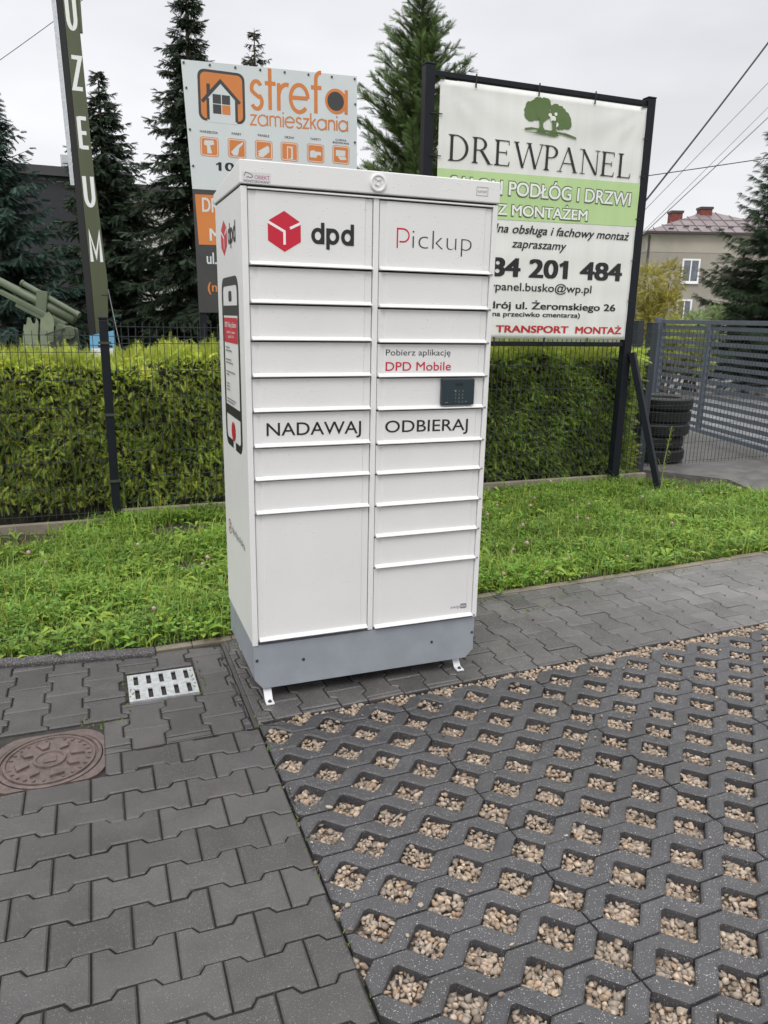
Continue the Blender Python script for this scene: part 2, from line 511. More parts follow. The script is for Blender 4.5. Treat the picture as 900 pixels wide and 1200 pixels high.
# geometric round stroke letters: unit x-height = 1, returns (strokes, advance)
def round_letter(ch):
    if ch == 'd': return [arc(.5, .5, .5, 0, 360, 26), [(1, 0), (1, 1.62)]], 1.22
    if ch == 'p': return [arc(.5, .5, .5, 0, 360, 26), [(0, 1), (0, -.6)]], 1.22
    if ch == 'a': return [arc(.5, .5, .5, 0, 360, 26), [(1, 0), (1, 1)]], 1.25
    if ch == 'e': return [[(0.02, .52), (.98, .52)] , arc(.5, .5, .5, 2, 318, 24)], 1.18
    if ch == 's': return [arc(.32, .74, .26, 25, 200, 12, .26) + [(.2, .56), (.44, .44)] + arc(.34, .26, .28, 50, -155, 14, .26)], .80
    if ch == 't': return [[(.28, 0), (.28, 1.5)], [(0, .96), (.6, .96)]], .72
    if ch == 'r': return [[(.05, 0), (.05, 1)], arc(.5, .52, .45, 170, 75, 8)], .72
    if ch == 'f': return [[(.28, 0), (.28, 1.25)] + arc(.55, 1.25, .27, 180, 80, 8), [(0, .96), (.6, .96)]], .68
    if ch == 'z': return [[(0, .95), (.62, .95), (.02, .05), (.66, .05)]], .84
    if ch == 'm': return [[(0.03, 0), (0.03, 1)], arc(.32, .68, .29, 180, 0, 10) + [(.61, 0)], arc(.90, .68, .29, 180, 0, 10) + [(1.19, 0)]], 1.42
    if ch == 'n': return [[(0.03, 0), (0.03, 1)], arc(.37, .63, .34, 180, 0, 10) + [(.71, 0)]], .93
    if ch == 'i': return [[(.05, 0), (.05, 1)], [(.05, 1.25), (.05, 1.42)]], .28
    if ch == 'k': return [[(.03, 0), (.03, 1.5)], [(.55, 1), (.05, .42)], [(.22, .6), (.62, 0)]], .78
    return [], .5

def round_text(D, body, x0, x1, base, xh, w, m, y1=None):
    tot, items = 0.0, []
    for ch in body:
        st, adv = round_letter(ch)
        items.append((tot, st)); tot += adv
    lastx = max(x for st in items[-1][1] for x, y in st)
    tot = items[-1][0] + lastx
    sx = (x1 - x0) / tot
    sl = 0 if y1 is None else (y1 - base) / (x1 - x0)
    for off, st in items:
        for s in st:
            closed = len(s) > 12 and abs(s[0][0] - s[-1][0]) < 1e-6 and abs(s[0][1] - s[-1][1]) < 1e-6
            q = s[:-1] if closed else s
            D.stroke([(x0 + (off + x) * sx, base + y * xh + sl * (off + x) * sx) for x, y in q], w, m, closed)

# serif capitals from polygons, cap height 1
def serif_letter(ch):
    T, t, sf = .115, .042, .030
    P = []
    def stem(x, w=T, y0=0, y1=1, s0=True, s1=True):
        P.append([(x, y0), (x + w, y0), (x + w, y1), (x, y1)])
        e = .075
        if s0: P.append([(x - e, y0), (x + w + e, y0), (x + w + e, y0 + sf * .6), (x + w, y0 + .07), (x, y0 + .07), (x - e, y0 + sf * .6)])
        if s1: P.append([(x - e, y1), (x - e, y1 - sf * .6), (x, y1 - .07), (x + w, y1 - .07), (x + w + e, y1 - sf * .6), (x + w + e, y1)])
    def ring(cx, cy, ro, rio, roy, riy, a0=-90, a1=90, n=18):
        o = [(cx + ro * math.cos(R(a0 + (a1 - a0) * i / n)), cy + roy * math.sin(R(a0 + (a1 - a0) * i / n))) for i in range(n + 1)]
        q = [(cx + rio * math.cos(R(a0 + (a1 - a0) * i / n)), cy + riy * math.sin(R(a0 + (a1 - a0) * i / n))) for i in range(n + 1)]
        for i in range(n): P.append([o[i], o[i + 1], q[i + 1], q[i]])
    def diag(xa, ya, xb, yb, w):
        P.append([(xa - w / 2, ya), (xa + w / 2, ya), (xb + w / 2, yb), (xb - w / 2, yb)])
    def ser(x, y, top):
        e = .12
        P.append([(x - e, y), (x + e, y), (x + e, y - sf if top else y + sf), (x - e, y - sf if top else y + sf)])
    if ch == 'D':
        stem(.08); ring(.30, .5, .52, .40, .5, .5 - t); P.append([(.19, 0), (.31, 0), (.31, t), (.19, t)]); P.append([(.19, 1 - t), (.31, 1 - t), (.31, 1), (.19, 1)]); return P, .92
    if ch in 'PR':
        stem(.08); cy = .745; ring(.28, cy, .34, .225, .255, .255 - t)
        P.append([(.19, 1 - t), (.29, 1 - t), (.29, 1), (.19, 1)]); P.append([(.19, cy - .255), (.29, cy - .255), (.29, cy - .255 + t), (.19, cy - .255 + t)])
        if ch == 'R':
            diag(.40, .50, .76, 0, T * 1.15); P.append([(.66, 0), (.90, 0), (.90, sf * .7), (.66, sf * .7)]); return P, .90
        return P, .60
    if ch == 'E':
        stem(.08)
        for y in (0, 1 - t): P.append([(.19, y), (.62, y), (.62, y + t), (.19, y + t)])
        P.append([(.19, .5), (.52, .5), (.52, .5 + t), (.19, .5 + t)])
        P.append([(.59, 0), (.64, 0), (.66, .19), (.63, .19)]); P.append([(.58, 1), (.62, 1), (.63, .83), (.60, .83)]); P.append([(.50, .42), (.53, .42), (.53, .62), (.50, .62)])
        return P, .76
    if ch == 'L':
        stem(.08); P.append([(.19, 0), (.62, 0), (.62, t), (.19, t)]); P.append([(.58, 0), (.63, 0), (.66, .21), (.63, .21)]); return P, .70
    if ch == 'W':
        diag(.10, 1, .42, 0, T); diag(.42, 0, .68, 1, t); diag(.66, 1, .98, 0, T); diag(.98, 0, 1.24, 1, t)
        ser(.12, 1, True); ser(.66, 1, True); ser(1.24, 1, True); return P, 1.30
    if ch == 'A':
        diag(.10, 0, .43, 1, t); diag(.43, 1, .80, 0, T); P.append([(.22, .33), (.66, .33), (.66, .33 + t), (.22, .33 + t)]); ser(.10, 0, False); ser(.80, 0, False); return P, .92
    if ch == 'N':
        P.append([(.14, 0), (.14 + t, 0), (.14 + t, 1), (.14, 1)]); diag(.14, 1, .80, 0, T); P.append([(.80, 0), (.80 + t, 0), (.80 + t, 1), (.80, 1)])
        ser(.16, 0, False); ser(.10, 1, True); ser(.82, 1, True); return P, .96
    return P, .5

# ------------------------------------------------------------------ polygon tools for the paving
def clean_poly(p, eps=1e-4):
    q = []
    for a in p:
        if not q or (abs(a[0] - q[-1][0]) + abs(a[1] - q[-1][1])) > eps: q.append(a)
    while len(q) > 2 and (abs(q[0][0] - q[-1][0]) + abs(q[0][1] - q[-1][1])) <= eps: q.pop()
    return q
def area(p):
    return .5 * sum(p[i - 1][0] * p[i][1] - p[i][0] * p[i - 1][1] for i in range(len(p)))
def clip(p, a, b, c):
    """keep a*x + b*y <= c"""
    out = []
    for i in range(len(p)):
        s, e2 = p[i - 1], p[i]
        ds, de = a * s[0] + b * s[1] - c, a * e2[0] + b * e2[1] - c
        if (ds <= 0) != (de <= 0):
            t = ds / (ds - de)
            out.append((s[0] + t * (e2[0] - s[0]), s[1] + t * (e2[1] - s[1])))
        if de <= 0: out.append(e2)
    return clean_poly(out)
def inset(p, d):
    n = len(p); out = []
    for i in range(n):
        a, b, c = p[i - 1], p[i], p[(i + 1) % n]
        d1 = (b[0] - a[0], b[1] - a[1]); d2 = (c[0] - b[0], c[1] - b[1])
        l1 = math.hypot(*d1); l2 = math.hypot(*d2)
        n1 = (-d1[1] / l1, d1[0] / l1); n2 = (-d2[1] / l2, d2[0] / l2)
        k = 1 + n1[0] * n2[0] + n1[1] * n2[1]
        if k < .3: k = .3
        out.append((b[0] + d * (n1[0] + n2[0]) / k, b[1] + d * (n1[1] + n2[1]) / k))
    return out
def paver(mb, poly, joint, bev, top, bottom, tint, tilt=(0, 0)):
    poly = clean_poly(poly)
    if len(poly) < 3: return False
    if area(poly) < 0: poly = poly[::-1]
    if area(poly) < 2.5e-4: return False
    rim = inset(poly, joint); face = inset(poly, joint + bev)
    if area(face) < 1e-4: return False
    cx = sum(x for x, y in poly) / len(poly); cy = sum(y for x, y in poly) / len(poly)
    zt = lambda x, y, z: z + tilt[0] * (x - cx) + tilt[1] * (y - cy)
    n = len(poly)
    vs = [(x, y, zt(x, y, top)) for x, y in face] + [(x, y, zt(x, y, top - bev * .8)) for x, y in rim] + [(x, y, bottom) for x, y in rim]
    fs = [tuple(range(n))]
    for i in range(n):
        k = (i + 1) % n
        fs.append((n + i, n + k, k, i)); fs.append((2 * n + i, 2 * n + k, n + k, n + i))
    mb.add(vs, fs, 0, tint)
    return True

def beha_poly(hl, rp):
    """double-T block: long axis u (half length hl), row pitch rp"""
    hw, hn = rp / 2 + rp * .085, rp / 2 - rp * .085
    a, b = hl * .58, hl * .42
    return [(-hl, -hw), (-a, -hw), (-b, -hn), (b, -hn), (a, -hw), (hl, -hw), (hl, hw), (a, hw), (b, hn), (-b, hn), (-a, hw), (-hl, hw)]

def tint_rand(amp=.10):
    k = 1 + random.uniform(-amp, amp)
    return (k * random.uniform(.985, 1.015), k, k * random.uniform(.985, 1.015))
# ------------------------------------------------------------------ setting: ground and paving
def sheet(name, pts, z, m, kind='structure'):
    mb = MB(); mb.add([(x, y, z) for x, y in pts], [tuple(range(len(pts)))])
    return tag(mb.build(name, m), kind=kind)

sheet('ground', [(-400, -300), (500, -300), (500, 600), (-400, 600)], -0.30, M_TERR)

EX = -0.045                                      # left edge of the grid paving
def far_edge(x): return -0.277 + 0.0505 * x      # far edge of the grid paving
def lawn_edge(x):                                # front edge of the lawn
    xs = [-9, -0.36, 0.0, 1.4, 2.25, 2.92, 3.72, 7.0]; ys = [1.75, 0.515, 0.535, 0.665, 0.70, 0.735, 0.80, 1.00]
    return float(np.interp(x, xs, ys))

joint = MB()
joint.add([(-7, -5, -.011), (EX, -5, -.011), (EX, .62, -.011), (-7, .7, -.011)], [(0, 1, 2, 3)])
joint.add([(EX, far_edge(EX), -.011), (7, far_edge(7), -.011), (7, lawn_edge(7), -.011), (3.7, lawn_edge(3.7), -.011), (1.4, lawn_edge(1.4), -.011), (EX, .54, -.011)], [(0, 1, 2, 3, 4, 5)])
tag(joint.build('paving_bed', M_SAND), kind='structure')
sheet('gravel_bed', [(EX, -5), (7, -5), (7, far_edge(7)), (EX, far_edge(EX))], -.034, M_GRAVBED)

DRAIN = (-.500, -.212, .030, .305)
COVER = (-.950, -.600, -.452, -.070)
def cut_rects(poly, cx, cy, hx, hy, rects):
    for x0, x1, y0, y1 in rects:
        if cx + hx < x0 or cx - hx > x1 or cy + hy < y0 or cy - hy > y1: continue
        best = []
        for q in (clip(poly, 1, 0, x0), clip(poly, -1, 0, -x1), clip(poly, 0, 1, y0), clip(poly, 0, -1, -y1)):
            if len(q) > 2 and (not best or abs(area(q)) > abs(area(best))): best = q
        poly = best
        if len(poly) < 3: return []
    return poly

drive = MB()
# running bond, long axis across the drive
RP = .1302
pa = beha_poly(.1, RP)
ang = R(-.22); ca, sa = math.cos(ang), math.sin(ang)
for b in range(-4, 24):
    for a in range(-24, 8):
        u = (a + (0 if b % 2 == 0 else .5) + .5) * .2; v = -b * RP
        cx, cy = -.745 + u * ca - v * sa, -.639 + u * sa + v * ca
        if cx > EX + .12 or cy > -.2 or cx < -6 or cy < -4: continue
        p = [(cx + x * ca - y * sa, cy + x * sa + y * ca) for x, y in pa]
        p = clip(p, 1, 0, EX); 
        if len(p) > 2: p = clip(p, 0, 1, -.318)
        if len(p) > 2: p = cut_rects(p, cx, cy, .1, .08, [COVER])
        if len(p) > 2: paver(drive, p, .0026, .0045, random.uniform(-.0015, .0015), -.05, tint_rand(.19), (random.uniform(-.010, .010), random.uniform(-.010, .010)))
# columns, long axis away from the camera, up to the lawn
pb = [(y, x) for x, y in beha_poly(.094, .144)]
for c in range(-40, 4):
    for r in range(-2, 5):
        cx = -.445 + .144 * c; cy = -.180 + .188 * r + (.094 if c % 2 else 0) + .094
        p = [(cx + x, cy + y) for x, y in pb]
        p = clip(p, 1, 0, EX - .018)
        if len(p) > 2: p = clip(p, 0, -1, .314)
        if len(p) > 2: p = clip(p, .141, 1, .392 if cx < -.36 else .450)
        if len(p) > 2: p = cut_rects(p, cx, cy, .08, .1, [DRAIN, COVER])
        if len(p) > 2: paver(drive, p, .0026, .0045, random.uniform(-.0015, .0015), -.05, tint_rand(.19), (random.uniform(-.010, .010), random.uniform(-.010, .010)))
drive.box(EX - .016, EX + .001, -.312, .50, -.05, -.001, 0, (.9, .9, .9))
tag(drive.build('driveway_paving', M_BEHA), kind='structure')

path = MB()
ang = R(2.9); ca, sa = math.cos(ang), math.sin(ang)
pc = [(y, x) for x, y in beha_poly(.1, .140)]
for c in range(-2, 54):
    for r in range(-4, 9):
        u = .07 + .140 * c; v = -.28 + .2 * r + (.1 if c % 2 else 0) + .03
        cx, cy = u * ca - v * sa, u * sa + v * ca
        if cy < far_edge(cx) - .15 or cy > lawn_edge(cx) + .15: continue
        p = [(cx + x * ca - y * sa, cy + x * sa + y * ca) for x, y in pc]
        p = clip(p, -1, 0, -EX - .001)
        if len(p) > 2: p = clip(p, .0505, -1, .277)
        if len(p) > 2:
            s0 = (lawn_edge(cx + .1) - lawn_edge(cx - .1)) / .2
            p = clip(p, -s0, 1, lawn_edge(cx) - s0 * cx - .02)
        if len(p) > 2: paver(path, p, .0026, .0045, random.uniform(-.002, .002), -.05, tuple(c_ * (1 + .75 * min(1, max(0, (cx - 1.3) / 2.2))) for c_ in tint_rand(.17)), (random.uniform(-.012, .012), random.uniform(-.012, .012)))  # blocks grow paler to the right: damp sky sheen painted into the tint
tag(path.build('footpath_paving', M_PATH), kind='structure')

# grid pavers: zigzag strips with square openings along their joints
PU, WV = .6369 / 3, .0976
DU, DV = .1190, .1270
EOX, EOY, EA = .539, -.374, R(1.87)
ce, se = math.cos(EA), math.sin(EA)
def eco(u, v): return (EOX + u * ce + v * se, EOY + u * se - v * ce)      # v grows towards the camera
def eco_inv(x, y):
    dx, dy = x - EOX, y - EOY
    return dx * ce + dy * se, dx * se - dy * ce
def joint_line(r, u0, u1, side):
    """points of joint r between u0 and u1; side +1: notches bulge to larger v, -1: to smaller v"""
    v = r * WV; pts = []
    k0 = 0.5 if r % 2 == 0 else 0.0
    ks = [k for k in np.arange(math.floor(u0 / PU) - 1 + k0, u1 / PU + 1.01, 1.0)]
    ch = .10
    for k in ks:
        c = k * PU
        cand = [(c - DU / 2, v), (c - DU / 2 * ch, v + side * DV / 2 * (1 - ch)), (c + DU / 2 * ch, v + side * DV / 2 * (1 - ch)), (c + DU / 2, v)]
        if c - DU / 2 >= u0 - 1e-6 and c + DU / 2 <= u1 + 1e-6: pts += cand
        elif abs(c - u0) < 1e-6: pts = [(u0, v + side * DV / 2 * .92), (c + DU / 2 * ch, v + side * DV / 2 * (1 - ch)), (c + DU / 2, v)]
        elif abs(c - u1) < 1e-6: pts += [(c - DU / 2, v), (c - DU / 2 * ch, v + side * DV / 2 * (1 - ch)), (u1, v + side * DV / 2 * .92)]
    if not any(abs(p[0] - u0) < 1e-6 for p in pts): pts = [(u0, v)] + pts
    if not any(abs(p[0] - u1) < 1e-6 for p in pts): pts = pts + [(u1, v)]
    return pts
grid = MB()
ECO_POLYS = []
for m in range(-2, 10):
    for r in range(-9, 32):
        u0, u1 = m * 3 * PU, (m + 1) * 3 * PU
        p = joint_line(r, u0, u1, +1) + joint_line(r + 1, u0, u1, -1)[::-1]
        p = [eco(u, v) for u, v in p]
        if max(y - far_edge(x) for x, y in p) > -.004: continue
        if min(x for x, y in p) > 6.2 or max(x for x, y in p) < EX or max(y for x, y in p) < -3.6: continue
        p = clip(p, -1, 0, -EX - .003)
        if len(p) < 3: continue
        if paver(grid, p, .0028, .0055, random.uniform(-.002, .002), -.06, tint_rand(.07), (random.uniform(-.006, .006), random.uniform(-.006, .006))):
            ECO_POLYS.append(p)
tag(grid.build('grid_paving', M_ECO), kind='structure')

# gravel: loose stones in the openings and along the far edge
def in_poly(pts, poly):
    x, y = pts[:, 0], pts[:, 1]
    ins = np.zeros(len(pts), bool)
    n = len(poly)
    for i in range(n):
        x0, y0 = poly[i - 1]; x1, y1 = poly[i]
        c = ((y0 > y) != (y1 > y))
        with np.errstate(divide='ignore', invalid='ignore'):
            xi = (x1 - x0) * (y - y0) / (y1 - y0) + x0
        ins ^= c & (x < xi)
    return ins
def gravel():
    step = .0146
    X, Y = np.meshgrid(np.arange(EX, 5.2, step), np.arange(-2.75, .05, step))
    p = np.c_[X.ravel(), Y.ravel()]
    p = np.r_[p, p + step / 2]
    p = p + rng.uniform(-.42, .42, p.shape) * step
    fe = -0.277 + 0.0505 * p[:, 0]
    keep = (p[:, 1] < fe - .006) & (p[:, 0] > EX + .006)
    d = p - np.array([CAM.x, CAM.y]); dep = d @ np.array([.360, .933]); lat = d @ np.array([.934, -.358])
    keep &= (dep > .9) & (np.abs(lat) < .62 * dep + .35)
    p = p[keep]
    ok = np.ones(len(p), bool)
    for poly in ECO_POLYS:
        a = np.array(poly)
        box = (p[:, 0] > a[:, 0].min()) & (p[:, 0] < a[:, 0].max()) & (p[:, 1] > a[:, 1].min()) & (p[:, 1] < a[:, 1].max()) & ok
        idx = np.nonzero(box)[0]
        if len(idx): ok[idx[in_poly(p[idx], poly)]] = False
    lost = p[~ok]
    lost = lost[rng.uniform(0, 1, len(lost)) < .0042]
    nl = len(lost)
    p = np.r_[p[ok], lost]
    n = len(p)
    t = (1 + 5 ** .5) / 2
    ico = np.array([(-1, t, 0), (1, t, 0), (-1, -t, 0), (1, -t, 0), (0, -1, t), (0, 1, t), (0, -1, -t), (0, 1, -t), (t, 0, -1), (t, 0, 1), (-t, 0, -1), (-t, 0, 1)]) / math.sqrt(1 + t * t)
    F0 = np.array([(0, 11, 5), (0, 5, 1), (0, 1, 7), (0, 7, 10), (0, 10, 11), (1, 5, 9), (5, 11, 4), (11, 10, 2), (10, 7, 6), (7, 1, 8), (3, 9, 4), (3, 4, 2), (3, 2, 6), (3, 6, 8), (3, 8, 9), (4, 9, 5), (2, 4, 11), (6, 2, 10), (8, 6, 7), (9, 8, 1)])
    size = rng.uniform(.0060, .0118, n) * rng.choice([.75, 1, 1, 1.2], n)
    sc3 = np.c_[rng.uniform(.85, 1.45, n), rng.uniform(.55, 1.0, n), rng.uniform(.45, .85, n)]
    V = ico[None] * rng.uniform(.55, 1.32, (n, 12, 1)) * sc3[:, None]
    a = rng.uniform(0, 2 * PI, n); b = rng.normal(0, .45, n)
    ca, sa, cb, sb = np.cos(a)[:, None], np.sin(a)[:, None], np.cos(b)[:, None], np.sin(b)[:, None]
    x, y, z = V[..., 0], V[..., 1], V[..., 2]
    y, z = y * cb - z * sb, y * sb + z * cb
    x, y = x * ca - y * sa, x * sa + y * ca
    V = np.stack([x, y, z], -1) * size[:, None, None]
    z0 = rng.uniform(-.033, -.018, n) + .0065 * np.sin(p[:, 0] * 31) * np.sin(p[:, 1] * 27)
    edge = (p[:, 1] > -0.277 + 0.0505 * p[:, 0] - .10)
    z0[edge] += .011
    z0[n - nl:] = .0045
    V[n - nl:] *= .72
    V = V + np.c_[p, z0][:, None]
    F = F0[None] + (np.arange(n) * 12)[:, None, None]
    base = np.array([(1, 1, 1), (1.12, 1.02, .92), (.78, .78, .80), (1.05, .88, .74), (1.25, 1.22, 1.16), (.62, .58, .55), (.95, .93, .92)])
    tint = base[rng.integers(0, len(base), n)] * rng.uniform(.65, 1.25, (n, 1))
    o = mesh_np('gravel', V.reshape(-1, 3), F.reshape(-1, 3), M_STONE, tint=np.repeat(tint, 12, 0))
    tag(o, 'loose beige and grey gravel filling the openings of the grid paving', kind='stuff')
gravel()

# kerbs at the lawn
k = MB()
for x0, x1 in ((-6, -3.2), (-3.19, -1.38), (-1.375, -.362)):
    ya, yb = .394 - .141 * x0, .394 - .141 * x1
    k.hexa([(x0, ya, -.08), (x1, yb, -.08), (x1, yb + .07, -.08), (x0, ya + .07, -.08), (x0, ya, .016), (x1, yb, .016), (x1, yb + .07, .020), (x0, ya + .07, .020)])
tag(k.build('dark_kerb', M_KERBD, bevel=.008), kind='structure')
k = MB()
xs = [-.357, -.19, .0, .55, 1.0, 1.5, 2.0, 2.5, 3.0, 3.5, 4.0, 4.5, 5, 6, 7]
for a, b in zip(xs[:-1], xs[1:]):
    b -= .003
    ya, yb = lawn_edge(a) - .018, lawn_edge(b) - .018
    k.hexa([(a, ya, -.06), (b, yb, -.06), (b, yb + .042, -.06), (a, ya + .042, -.06), (a, ya, .002), (b, yb, .002), (b, yb + .042, .006), (a, ya + .042, .006)])
tag(k.build('beige_kerb', M_KERBB, bevel=.003), kind='structure')

# lawn soil
def lawn_z(x, y):
    t = np.clip((y - .7) / 2.3, 0, 1)
    left = np.clip((-x - .1) / .8, 0, 1)
    return -.012 - .075 * t * left - .03 * t * (1 - left) + .014 * np.sin(x * 3.1 + 1) * np.sin(y * 2.7) + .008 * np.sin(x * 9.3) * np.cos(y * 8.1)
xs = np.arange(-7, 8.01, .12); nx = len(xs); ny = 26
GX = np.repeat(xs[None], ny, 0)
le = np.array([lawn_edge(x) for x in xs]) + .02
GY = le[None] + (3.95 - le[None]) * np.linspace(0, 1, ny)[:, None]
GZ = lawn_z(GX, GY)
V = np.c_[GX.ravel(), GY.ravel(), GZ.ravel()]
i = np.arange(ny - 1)[:, None] * nx + np.arange(nx - 1)[None]
F = np.stack([i, i + 1, i + nx + 1, i + nx], -1).reshape(-1, 4)
tag(mesh_np('lawn_soil', V, F, M_SOIL, smooth=True), kind='structure')
sheet('yard_ground', [(-30, 3.9), (6.9, 3.9), (7.7, 7.2), (9.0, 12), (12, 40), (-30, 40)], -.06, M_TERR)
mb = MB(); q = [(5.05, 1.50), (9, 1.4), (7.4, 4.3), (7.8, 7.2), (5.2, 7.2), (4.9, 3.6), (5.45, 2.9)]
mb.add([(x, y, -.022) for x, y in q] + [(x, y, -.25) for x, y in q], [tuple(range(7))] + [(i, i + 7, (i + 1) % 7 + 7, (i + 1) % 7) for i in range(7)])
tag(mb.build('side_yard_paving', M_COBB), kind='structure')
sheet('road', [(7.0, 3.0), (20, -9), (60, 10), (40, 45), (21, 20), (14.8, 16.4), (8.9, 9.5), (7.5, 6.6)], -.03, M_ROAD)
sheet('cemetery_ground', [(60, 9), (90, 40), (60, 70), (40, 44)], .02, M_TERR)

# ------------------------------------------------------------------ grass and weeds
def blades(n, xr, yr, hmean, wmean, seed, dens=None, rough=.35):
    g = np.random.default_rng(seed)
    x = g.uniform(*xr, n); y = g.uniform(*yr, n)
    lo = np.interp(x, [-9, -0.36, 0.0, 1.4, 2.25, 2.92, 3.72, 7.0], [1.77, 0.535, 0.555, 0.685, 0.72, 0.755, 0.82, 1.02])
    hi = np.where(x < 4.45, 3.06, 3.06 - (x - 4.45) * 1.25)
    pat = np.sin(x * 5.1 + 2 * np.sin(y * 4.3)) * np.sin(y * 6.2 + x * 1.7)
    keep = (y > lo) & (y < hi)
    bare = (np.hypot((x + 1.15) / .42, (y - 2.86) / .20) < 1) | (np.hypot((x - .05) / .28, (y - 2.62) / .16) < 1) | (np.hypot((x + .02) / .16, (y - 1.72) / .10) < 1) | (np.hypot((x + .01) / .12, (y - 1.2) / .07) < 1)
    keep &= ~(bare & (g.uniform(0, 1, n) < .93))
    under = (x > .0) & (x < .95) & (y < .52)
    keep &= ~under
    return x[keep], y[keep], pat[keep], g

TINTS = np.array([(1, 1, 1), (.82, .95, .8), (1.25, 1.12, .85), (.65, .8, .75), (1.1, 1.05, 1.0), (.9, 1.05, .9)])
VG, FG, TG = [], [], []
nv = 0
def push(V, F, T):
    global nv
    k = V.shape[1]
    VG.append(V.reshape(-1, 3)); FG.append((F[None] + (nv + np.arange(len(V)) * k)[:, None, None]).reshape(-1, 3)); TG.append(np.repeat(T, k, 0))
    nv += V.shape[0] * k
# grass blades
x, y, pat, g = blades(105000, (-4.6, 5.6), (.5, 3.1), .09, .004, 3)
n = len(x)
h = g.gamma(5, .0135, n) * (1 + .45 * pat) + .015
h *= np.where(y - np.interp(x, [-9, 0, 3.72, 7], [1.77, .55, .82, 1.0]) < .12, .8, 1)
w = g.uniform(.0014, .0036, n)
a = g.uniform(0, 2 * PI, n); bend = g.uniform(.15, .95, n) * h
z = lawn_z(x, y)
d = np.c_[np.cos(a), np.sin(a)]; s = np.c_[-d[:, 1], d[:, 0]]
B = np.c_[x, y, z]
def at(f, hh, side):
    return np.c_[x + d[:, 0] * bend * f + s[:, 0] * w * side, y + d[:, 1] * bend * f + s[:, 1] * w * side, z + h * hh]
V = np.stack([at(0, 0, -1), at(0, 0, 1), at(.25, .6, -.85), at(.25, .6, .85), at(1.0, .95, 0)], 1)
low = np.sin(x * 2.3 + 1.1 * np.sin(y * 3.1)) * np.sin(y * 3.7 + .8 * x)
T = TINTS[g.integers(0, 6, n)] * g.uniform(.62, 1.22, (n, 1)) * (1 + .10 * pat[:, None] + .22 * low[:, None])
dry = g.uniform(0, 1, n) < .055
T[dry] = np.array([1.5, 1.0, .9])
push(V, np.array([(0, 1, 3), (0, 3, 2), (2, 3, 4)]), T)
# clover and small weed leaves: folded rounded leaflets in threes
x, y, pat, g = blades(47000, (-4.6, 5.6), (.5, 3.1), .05, .01, 5)
sel = (pat + g.normal(0, .5, len(x)) > -.25)
x, y, pat = x[sel], y[sel], pat[sel]
n = len(x)
zc = lawn_z(x, y) + g.uniform(.02, .085, n) + .03 * pat
a0 = g.uniform(0, 2 * PI, n)
T0 = TINTS[g.integers(0, 6, n)] * g.uniform(.55, 1.15, (n, 1)) * np.array([.88, 1.0, .9]) * (1 + .22 * np.sin(x * 2.3 + 1.1 * np.sin(y * 3.1)) * np.sin(y * 3.7 + .8 * x))[:, None]
for kk in range(3):
    a = a0 + kk * 2.09
    r = g.uniform(.010, .0175, n); tl = g.normal(.05, .3, n)
    d = np.c_[np.cos(a), np.sin(a)]; s = np.c_[-d[:, 1], d[:, 0]]
    def q(l, wd, up):
        return np.c_[x + d[:, 0] * r * l + s[:, 0] * r * wd, y + d[:, 1] * r * l + s[:, 1] * r * wd, zc + r * (l * tl + up)]
    V = np.stack([q(.05, 0, 0), q(.65, .55, .16), q(1.35, .42, .12), q(1.5, 0, 0), q(1.35, -.42, .12), q(.65, -.55, .16)], 1)
    push(V, np.array([(0, 3, 1), (1, 3, 2), (0, 5, 3), (5, 4, 3)]), T0)
# broad leaves: dandelion and plantain rosettes
x, y, pat, g = blades(2500, (-4.6, 5.6), (.5, 3.1), .1, .01, 9)
for kk in range(7):
    n = len(x)
    a = g.uniform(0, 2 * PI, n); L = g.uniform(.04, .105, n); wd = L * g.uniform(.11, .22, n); up = g.uniform(.25, 1.0, n)
    d = np.c_[np.cos(a), np.sin(a)]; s = np.c_[-d[:, 1], d[:, 0]]; z = lawn_z(x, y) + .015
    def q(l, wv, hh):
        return np.c_[x + d[:, 0] * L * l + s[:, 0] * wd * wv, y + d[:, 1] * L * l + s[:, 1] * wd * wv, z + L * up * hh]
    V = np.stack([q(0, 0, 0), q(.35, .55, .42), q(.35, -.55, .42), q(.45, 0, .43), q(.72, 1, .62), q(.72, -1, .62), q(.8, 0, .58), q(1.05, 0, .50)], 1)
    T = TINTS[g.integers(0, 6, n)] * g.uniform(.8, 1.25, (n, 1)) * np.array([1.05, 1.05, .9])
    push(V, np.array([(0, 3, 1), (0, 2, 3), (1, 3, 4), (3, 6, 4), (2, 5, 3), (3, 5, 6), (4, 6, 7), (5, 7, 6)]), T)
gr = mesh_np('grass', np.concatenate(VG), np.concatenate(FG), M_LEAFG, tint=np.concatenate(TG))
tag(gr, 'uncut bright green grass with clover and broad weeds before the fence', kind='stuff')

# moss and seedlings in the paving joints
g = np.random.default_rng(55)
cs = []
for cx, cy, sx_, sy_, nn in ((-.208, .17, .012, .06, 60), (1.62, .40, .10, .012, 50), (1.86, .52, .16, .01, 60), (1.40, .60, .20, .02, 90), (2.6, .66, .35, .02, 130), (.98, .55, .05, .05, 60), (-.9, .60, .5, .02, 120), (-.50, .14, .01, .1, 30), (-.60, -.09, .05, .02, 30), (-.05, -1.1, .006, .6, 60), (.02, -.30, .05, .02, 20)):
    cs.append(np.c_[cx + g.normal(0, sx_, nn), cy + g.normal(0, sy_, nn)])
c2 = np.concatenate(cs); n = len(c2)
a = g.uniform(0, 2 * PI, n); h = g.uniform(.004, .017, n); w = g.uniform(.0015, .004, n)
d = np.c_[np.cos(a), np.sin(a)]; s = np.c_[-d[:, 1], d[:, 0]]; z = np.full(n, -.006)
